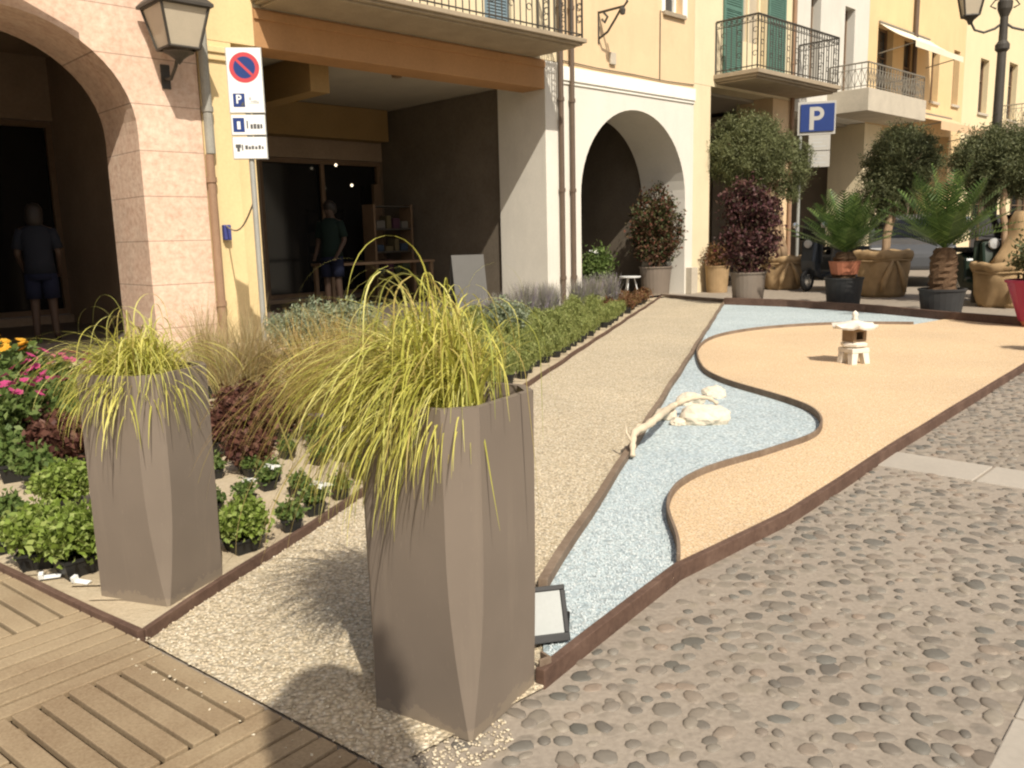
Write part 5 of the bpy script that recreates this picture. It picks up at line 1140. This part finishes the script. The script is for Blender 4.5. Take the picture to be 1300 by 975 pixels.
# low wall bench / white stick
gs_ = G(1090, 366); YS = gs_[1]; p0, p1 = at(1088, 308, YS), at(1107, 287, YS)
pb0 = p0+(p0-p1)*1.2; stk = MB().tube([tuple(pb0-np.array([gs_[0], gs_[1], 0])), tuple(p1-np.array([gs_[0], gs_[1], 0]))], .035, 8).build('painted_pole', 'signgrey', None, loc=(gs_[0], gs_[1], 0)); tag(stk, 'short pale painted pole leaning behind the first cycad palm', 'pole')

# ------------------------------------------------------------------ VEHICLES BEHIND THE PLANTS
def scooter(label, px, py, heading, mat, scale=1.0):
    g = G(px, py); r = thing('parked_scooter', label, 'scooter', (g[0], g[1], 0), math.radians(heading), 'scooters parked behind the potted plants')
    for x in (-.62, .62):
        R = [[((.17+.055*math.cos(a))*math.cos(w), .05*math.sin(a), (.17+.055*math.cos(a))*math.sin(w)) for a in np.linspace(0, 2*PI, 8, endpoint=False)] for w in np.linspace(0, 2*PI, 22)]
        w_ = MB().loft(R, caps=False).build('wheel', 'tyre', r, loc=(x, 0, .225), smooth=True); m = MB().lathe([(.15, -.03), (.16, 0), (.15, .03), (.04, .045)], 16); m.v = [(a, c, b) for a, b, c in m.v]; m.build('rim', 'chrome', w_)
    prof = [(-.85, .55), (-.80, .72), (-.35, .78), (-.1, .70), (-.06, .36), (.28, .32), (.40, .55), (.48, .95), (.56, .98), (.66, .60), (.62, .42), (.5, .30), (.2, .20), (-.2, .20), (-.4, .34), (-.62, .47)]
    b = MB(); n = len(prof)
    b.loft([[(x, -.14*(1 if k == 1 else .7), z) if k < 2 else (x, .14*(1 if k == 2 else .7), z) for x, z in prof] for k in range(4)]) if False else b.prism(prof, -.15, .15); b.build('body', mat, r, bevel=.05)
    MB().box(-.72, -.08, -.13, .13, .781, .86).build('seat', 'tyre', r, bevel=.03)
    MB().tube([(.52, -.34, 1.08), (.55, -.1, 1.04), (.55, .1, 1.04), (.52, .34, 1.08)], .018, 8).build('handlebar', 'tyre', r)
    MB().lathe([(.0, .0), (.07, .01), (.085, .04), (.06, .10)], 14).build('headlight', 'headl', r, loc=(.67, 0, .93)).rotation_euler = (0, -PI/2+.0, 0)
    MB().box(.44, .47, -.22, .22, .55, .98).build('leg_shield', mat, r, bevel=.02)
    ws = MB().loft([[(.56, -.2, 1.0), (.57, -.2, 1.0), (.57, .2, 1.0), (.56, .2, 1.0)], [(.46, -.17, 1.36), (.47, -.17, 1.36), (.47, .17, 1.36), (.46, .17, 1.36)]]).build('windscreen', 'glass', r)
    for y in (-.3, .3):
        o = MB().tube([(.52, y, 1.08), (.5, y*1.15, 1.24)], .008, 6).lathe([(0, -.06), (.05, -.05), (.06, 0), (.05, .05), (0, .06)], 10, (.5, y*1.2, 1.29)).build('mirror', 'chrome', r)
    return r
scooter('dark scooter with a small windscreen parked behind the first palm tub', 1044, 368, 222, 'scoot')
scooter('dark green scooter with a bright headlight right of the larger palm', 1236, 384, 262, 'scootg')
scooter('black scooter with bright mirrors parked under the dark olive tree', 1262, 380, 240, 'scoot')
scooter('black scooter half hidden behind the burlap pot of the middle topiary', 1078, 370, 230, 'scoot')
gc = G(1160, 367); car = thing('parked_car', 'grey hatchback parked behind the middle topiary and the larger palm', 'car', (gc[0]+.9, gc[1]+2.2, 0), math.radians(246))
prof = [(-1.95, .35), (-1.98, .75), (-1.85, 1.0), (-1.55, 1.42), (-.2, 1.48), (.35, 1.38), (.95, .98), (1.75, .86), (1.95, .68), (1.98, .35)]
MB().prism(prof, -.82, .82).build('body', 'car', car, bevel=.08)
MB().prism([(-1.5, 1.02), (-1.38, 1.36), (-.2, 1.41), (.3, 1.32), (.78, 1.0)], -.835, .835).build('side_window', 'glass', car)
MB().geo([(.42, -.66, 1.365), (.42, .66, 1.365), (.955, .74, 1.0), (.955, -.74, 1.0)], [(0, 1, 2, 3)]).build('windscreen', 'glass', car)
for x in (-1.25, 1.25):
    for y in (-.78, .78):
        m = MB().lathe([(.2, -.1), (.3, -.1), (.32, -.06), (.32, .06), (.3, .1), (.2, .1)], 22); m.v = [(a, c, b) for a, b, c in m.v]; w_ = m.build('wheel', 'tyre', car, loc=(x, y, .32))
        m = MB().lathe([(.0, -.105), (.19, -.1), (.19, .1), (0, .105)], 18); m.v = [(a, c, b) for a, b, c in m.v]; m.build('rim', 'chrome', w_)
for y in (-.6, .6): MB().box(1.86, 1.99, y-.17, y+.17, .66, .80).build('headlight', 'headl', car, bevel=.03); MB().box(-2.0, -1.9, y-.12, y+.12, .75, .98).build('tail_light', 'signred', car, bevel=.03)

# ------------------------------------------------------------------ PEOPLE IN THE SHADE OF THE ARCADES
def person(label, xy, z, rot, top, bottom, hgt=1.7, long_hair=True, stripes=False):
    r = thing('person', label, 'person', (xy[0], xy[1], z), rot); s = hgt/1.72
    J = {'pel': (0, 0, .92), 'sp': (0, .01, 1.12), 'ch': (0, .0, 1.32), 'nk': (0, .02, 1.46), 'hd': (0, 0, 1.56), 'tp': (0, .0, 1.66)}
    V = [(0, 0, .92), (0, .01, 1.12), (0, 0, 1.32), (0, .02, 1.46), (0, -.005, 1.55), (0, -.005, 1.65)]; Rr = [.13, .115, .13, .052, .088, .075]; E_s = [(0, 1), (1, 2), (2, 3), (3, 4), (4, 5)]
    for sx in (-1, 1):
        o = len(V); V += [(sx*.09, 0, .85), (sx*.10, -.01, .48), (sx*.11, .02, .09), (sx*.115, -.09, .035)]; Rr += [.088, .058, .04, .034]; E_s += [(0, o), (o, o+1), (o+1, o+2), (o+2, o+3)]
        o = len(V); V += [(sx*.17, 0, 1.38), (sx*.23, .02, 1.11), (sx*.20, -.12, .93), (sx*.19, -.17, .87)]; Rr += [.052, .04, .03, .027]; E_s += [(2, o), (o, o+1), (o+1, o+2), (o+2, o+3)]
        for k in range(5): o2 = len(V); V += [(sx*(.205-.012*k), -.20-.005*k, .84-.003*k), (sx*(.20-.012*k), -.225, .80+.004*abs(k-2))]; Rr += [.009, .007]; E_s += [(o+3, o2), (o2, o2+1)]
    me = bpy.data.meshes.new('body'); me.from_pydata([tuple(c*s for c in v) for v in V], E_s, []); o = bpy.data.objects.new('body', me); C.objects.link(o); o.parent = r; me.materials.append(M['skin'])
    sk = o.modifiers.new('skin', 'SKIN'); 
    for i, v in enumerate(me.skin_vertices[0].data): v.radius = (Rr[i]*s, Rr[i]*s); v.use_root = (i == 0)
    sb = o.modifiers.new('sub', 'SUBSURF'); sb.levels = sb.render_levels = 2
    def ell(cx, cy, cz, a, b, n=18): return [(s*(cx+a*math.cos(w)), s*(cy+b*math.sin(w)), s*cz) for w in np.linspace(0, 2*PI, n, endpoint=False)]
    sh = MB(); sh.loft([ell(0, 0, .86, .185, .145), ell(0, .005, 1.0, .165, .135), ell(0, .01, 1.15, .165, .132), ell(0, 0, 1.32, .195, .142), ell(0, 0, 1.41, .17, .11), ell(0, .01, 1.455, .08, .075)])
    for sx in (-1, 1): sh.tube([(s*sx*.15, 0, s*1.39), (s*sx*.195, s*.01, s*1.28), (s*sx*.225, s*.018, s*1.16)], [s*.075, s*.068, s*.066], 12)
    sh.build('shirt', top, r, smooth=True)
    so = MB(); so.loft([ell(0, 0, .78, .17, .14), ell(0, 0, .9, .178, .14)])
    for sx in (-1, 1): so.tube([(s*sx*.085, 0, s*.86), (s*sx*.095, 0, s*.7), (s*sx*.10, -.005, s*.55)], [s*.10, s*.10, s*.095], 14)
    so.build('shorts', bottom, r, smooth=True)
    hr = MB(); hr.loft([ell(0, .035, 1.42 if long_hair else 1.52, .07, .05), ell(0, .04, 1.5 if long_hair else 1.55, .10, .075), ell(0, .025, 1.58, .105, .10), ell(0, .012, 1.66, .098, .10), ell(0, .0, 1.71, .06, .065), ell(0, 0, 1.725, .01, .01)]); hr.build('hair', 'hair', r, smooth=True)
    fa = MB()
    for sx in (-1, 1): fa.lathe([(0, -.012), (.011, 0), (0, .012)], 8, (s*sx*.032, s*-.093, s*1.575))
    fa.build('eyes', 'hair', r); MB().lathe([(0, -.02), (.016, -.008), (.009, .02), (0, .03)], 8, (0, s*-.1, s*1.545)).build('nose', 'skin', r, smooth=True)
    return r
pA_ = fac(-7.65, -1.5); person('person with dark hair, grey blue top and navy shorts standing in the dark stone arcade', pA_, .08, math.radians(200), 'shirtw', 'shorts', 1.66)
pB_ = fac(-3.25, -2.0); person('person in a dark green striped shirt standing before the shop in the open portico', pB_, .08, math.radians(-20), 'shirtg', 'shorts', 1.76, False)
# shop furniture seen through the portico
p = fac(-2.0, -2.6); tb = thing('display_table', 'low dark wooden display table inside the yellow house portico', 'table', (p[0], p[1], .08), PI/2-math.radians(46))
MB().box(-1.1, 1.1, -.3, .3, .72, .76).build('tabletop', 'wood', tb, bevel=.005)
for x in (-1.04, 1.04):
    for y in (-.25, .25): MB().box(x-.03, x+.03, y-.03, y+.03, 0, .7195).build('leg', 'wood', tb)
p = fac(-1.35, -.9); sbd = thing('easel_board', 'pale folding board standing in the portico behind the golden sedge', 'sign board', (p[0], p[1], .08), PI/2-math.radians(70))
MB().loft([[(-.28, -.22, 0), (.28, -.22, 0), (.28, -.195, 0), (-.28, -.195, 0)], [(-.28, -.01, .85), (.28, -.01, .85), (.28, .01, .85), (-.28, .01, .85)]]).build('panel', 'boardgrey', sbd); MB().loft([[(-.28, .22, 0), (.28, .22, 0), (.28, .195, 0), (-.28, .195, 0)], [(-.28, .035, .85), (.28, .035, .85), (.28, .012, .85), (-.28, .012, .85)]]).build('panel', 'boardgrey', sbd)
GOODS = [(.08, .03, .025), (.03, .045, .07), (.10, .08, .04), (.045, .055, .03), (.12, .11, .095), (.06, .025, .04)]
GM = [plain('goods %d' % i, c, .7, .2) for i, c in enumerate(GOODS)]
def shelf(label, s_, off, w, rows):
    p = fac(s_, off); r = thing('shop_shelf', label, 'shelf', (p[0], p[1], .08), PI/2-math.radians(46))
    f = MB().box(-w/2, -w/2+.04, -.18, .18, 0, rows*.42+.1).box(w/2-.04, w/2, -.18, .18, 0, rows*.42+.1); f.build('frame', 'wood', r)
    for k in range(rows+1): MB().box(-w/2+.041, w/2-.041, -.18, .18, k*.42+.05, k*.42+.075).build('shelf_board', 'iron', r)
    return r, p
for lab, s_, o_, w_2, rw in (('dim wooden shop shelf with folded goods behind the person in the striped shirt', -4.6, -3.6, 1.2, 3), ('dim wooden shop shelf with folded goods at the rear of the stone arcade', -8.6, -3.7, 1.4, 3), ('dim wooden shop shelf in the yellow house portico right of the display table', -.95, -3.6, .9, 4)):
    r_, p_2 = shelf(lab, s_, o_, w_2, rw); nb = 0
    for k in range(rw):
        x = -w_2/2+.1
        while x < w_2/2-.2:
            w3 = RNG.uniform(.1, .2); h3 = RNG.uniform(.08, .26); q = Vector((x+w3/2, 0, 0)); q.rotate(Matrix.Rotation(PI/2-math.radians(46), 3, 'Z'))
            o = MB().box(-w3/2, w3/2, -.12, .12, 0, h3).build('goods_stack', GM[RNG.integers(0, 6)], None, bevel=.015, loc=(p_2[0]+q.x, p_2[1]+q.y, .08+k*.42+.0755), rotz=PI/2-math.radians(46)); tag(o, 'dim folded goods stacked on a shop shelf in the shade', 'goods', 'goods stacked on the dim shop shelves'); x += w3+.04
# small white table beneath the white arch
g = G(800, 376); wt_ = thing('side_table', 'small white table between the shrubs under the white arch', 'table', (g[0], g[1], 0)); MB().lathe([(.2, .36), (.21, .375), (.21, .39), (0, .39)], 18).build('tabletop', 'signwhite', wt_)
for i in range(3): a = 2*PI*i/3; MB().tube([(.08*math.cos(a), .08*math.sin(a), .36), (.17*math.cos(a), .17*math.sin(a), 0)], .012, 6).build('leg', 'signwhite', wt_)
# unseen cypress added behind the viewpoint to cast a shadow on the gravel
SH = np.array([.33, -.944]); SH /= np.linalg.norm(SH); EL = math.radians(46.5)
tgt = G(410, 862); tt = 2.75; cp = tgt+SH*tt; hc = tt*math.tan(EL)
cyp = thing('shadow_cypress', 'slim tall cypress in a terracotta tub, added unseen behind the viewpoint for its shadow', 'potted tree', (cp[0], cp[1], 0))
pot_round(cyp, .17, .22, .42, 'terra'); trunk(cyp, (0, 0, .3), (0, 0, hc-.2), .035, .012, .0)
pts = RNG.uniform(-1, 1, (16000, 3)); pts = pts[(pts[:, 0]**2+pts[:, 1]**2) < 1]; zz = (pts[:, 2]+1)/2; rad = .165*np.minimum(1, (1-zz)*9+.35)*np.minimum(1, zz*4+.5); P_ = np.stack([pts[:, 0]*rad, pts[:, 1]*rad, .5+zz*(hc-.5)], 1); foliage('crown', P_, .07, .03, 'cypress', cyp, 1.0)

par = thing('shade_parasol', 'large cream square parasol added out of view at the left to shade the stone arcade', 'parasol', (-5.35, 7.0, 0), .3)  # unseen parasol, added to keep the sun out of the stone arcade
MB().box(-.4, .4, -.4, .4, 0, .09).build('base', 'slabl', par, bevel=.01); MB().tube([(0, 0, .09), (0, 0, 4.45)], .035, 12).build('pole', 'wood', par)
cn = MB(); W_ = 1.62; cn.loft([sq(W_, 3.75), sq(W_, 3.95), sq(.12, 4.5), sq(.1, 4.47), sq(W_-.03, 3.92), sq(W_-.03, 3.75)]); cn.build('canopy', 'canvas', par)
rb = MB()
for sx, sy in ((-1, -1), (1, -1), (1, 1), (-1, 1)): rb.tube([(0, 0, 4.42), (sx*(W_-.06), sy*(W_-.06), 3.9)], .014, 6); rb.tube([(0, 0, 3.7), (sx*W_*.5, sy*W_*.5, 4.14)], .012, 6)
rb.build('rib', 'wood', par)
# ------------------------------------------------------------------ LIGHT, SKY, CAMERA
sd = Vector((SH[0]*math.cos(EL), SH[1]*math.cos(EL), math.sin(EL)))
sun = bpy.data.lights.new('sun', 'SUN'); sun.energy = 4.2; sun.angle = math.radians(.55); sun.color = (1, .92, .80); so_ = bpy.data.objects.new('sun', sun); C.objects.link(so_); so_.rotation_euler = sd.to_track_quat('Z', 'Y').to_euler(); so_.location = (2, -6, 8)
w = bpy.data.worlds.new('World'); bpy.context.scene.world = w; w.use_nodes = True; nt = w.node_tree; sky = nt.nodes.new('ShaderNodeTexSky'); sky.sky_type = 'NISHITA'; sky.sun_disc = False; sky.sun_elevation = EL; sky.sun_rotation = math.atan2(SH[0], SH[1]); sky.dust_density = 4.0; sky.ozone_density = .6; sky.air_density = 1.0
nt.links.new(sky.outputs[0], nt.nodes['Background'].inputs[0]); nt.nodes['Background'].inputs[1].default_value = .076
cam = bpy.data.cameras.new('camera'); co_ = bpy.data.objects.new('camera', cam); C.objects.link(co_); cam.sensor_fit = 'HORIZONTAL'; cam.sensor_width = 36; cam.lens = F/1300*36; cam.clip_end = 500; cam.clip_start = .05
m3 = Matrix(((cR[0], cU[0], -cf[0]), (cR[1], cU[1], -cf[1]), (cR[2], cU[2], -cf[2]))); co_.matrix_world = Matrix.Translation((0, 0, H)) @ m3.to_4x4()
sc = bpy.context.scene; sc.camera = co_; vs = sc.view_settings; vs.view_transform = 'Standard'; vs.look = 'None'; vs.exposure = 0.33; vs.gamma = 1; vs.use_curve_mapping = False
sc.cycles.max_bounces = 6; sc.cycles.use_denoising = True; sc.cycles.filter_width = 2.2
for o in bpy.data.objects:
    if 's0' in o: del o['s0']
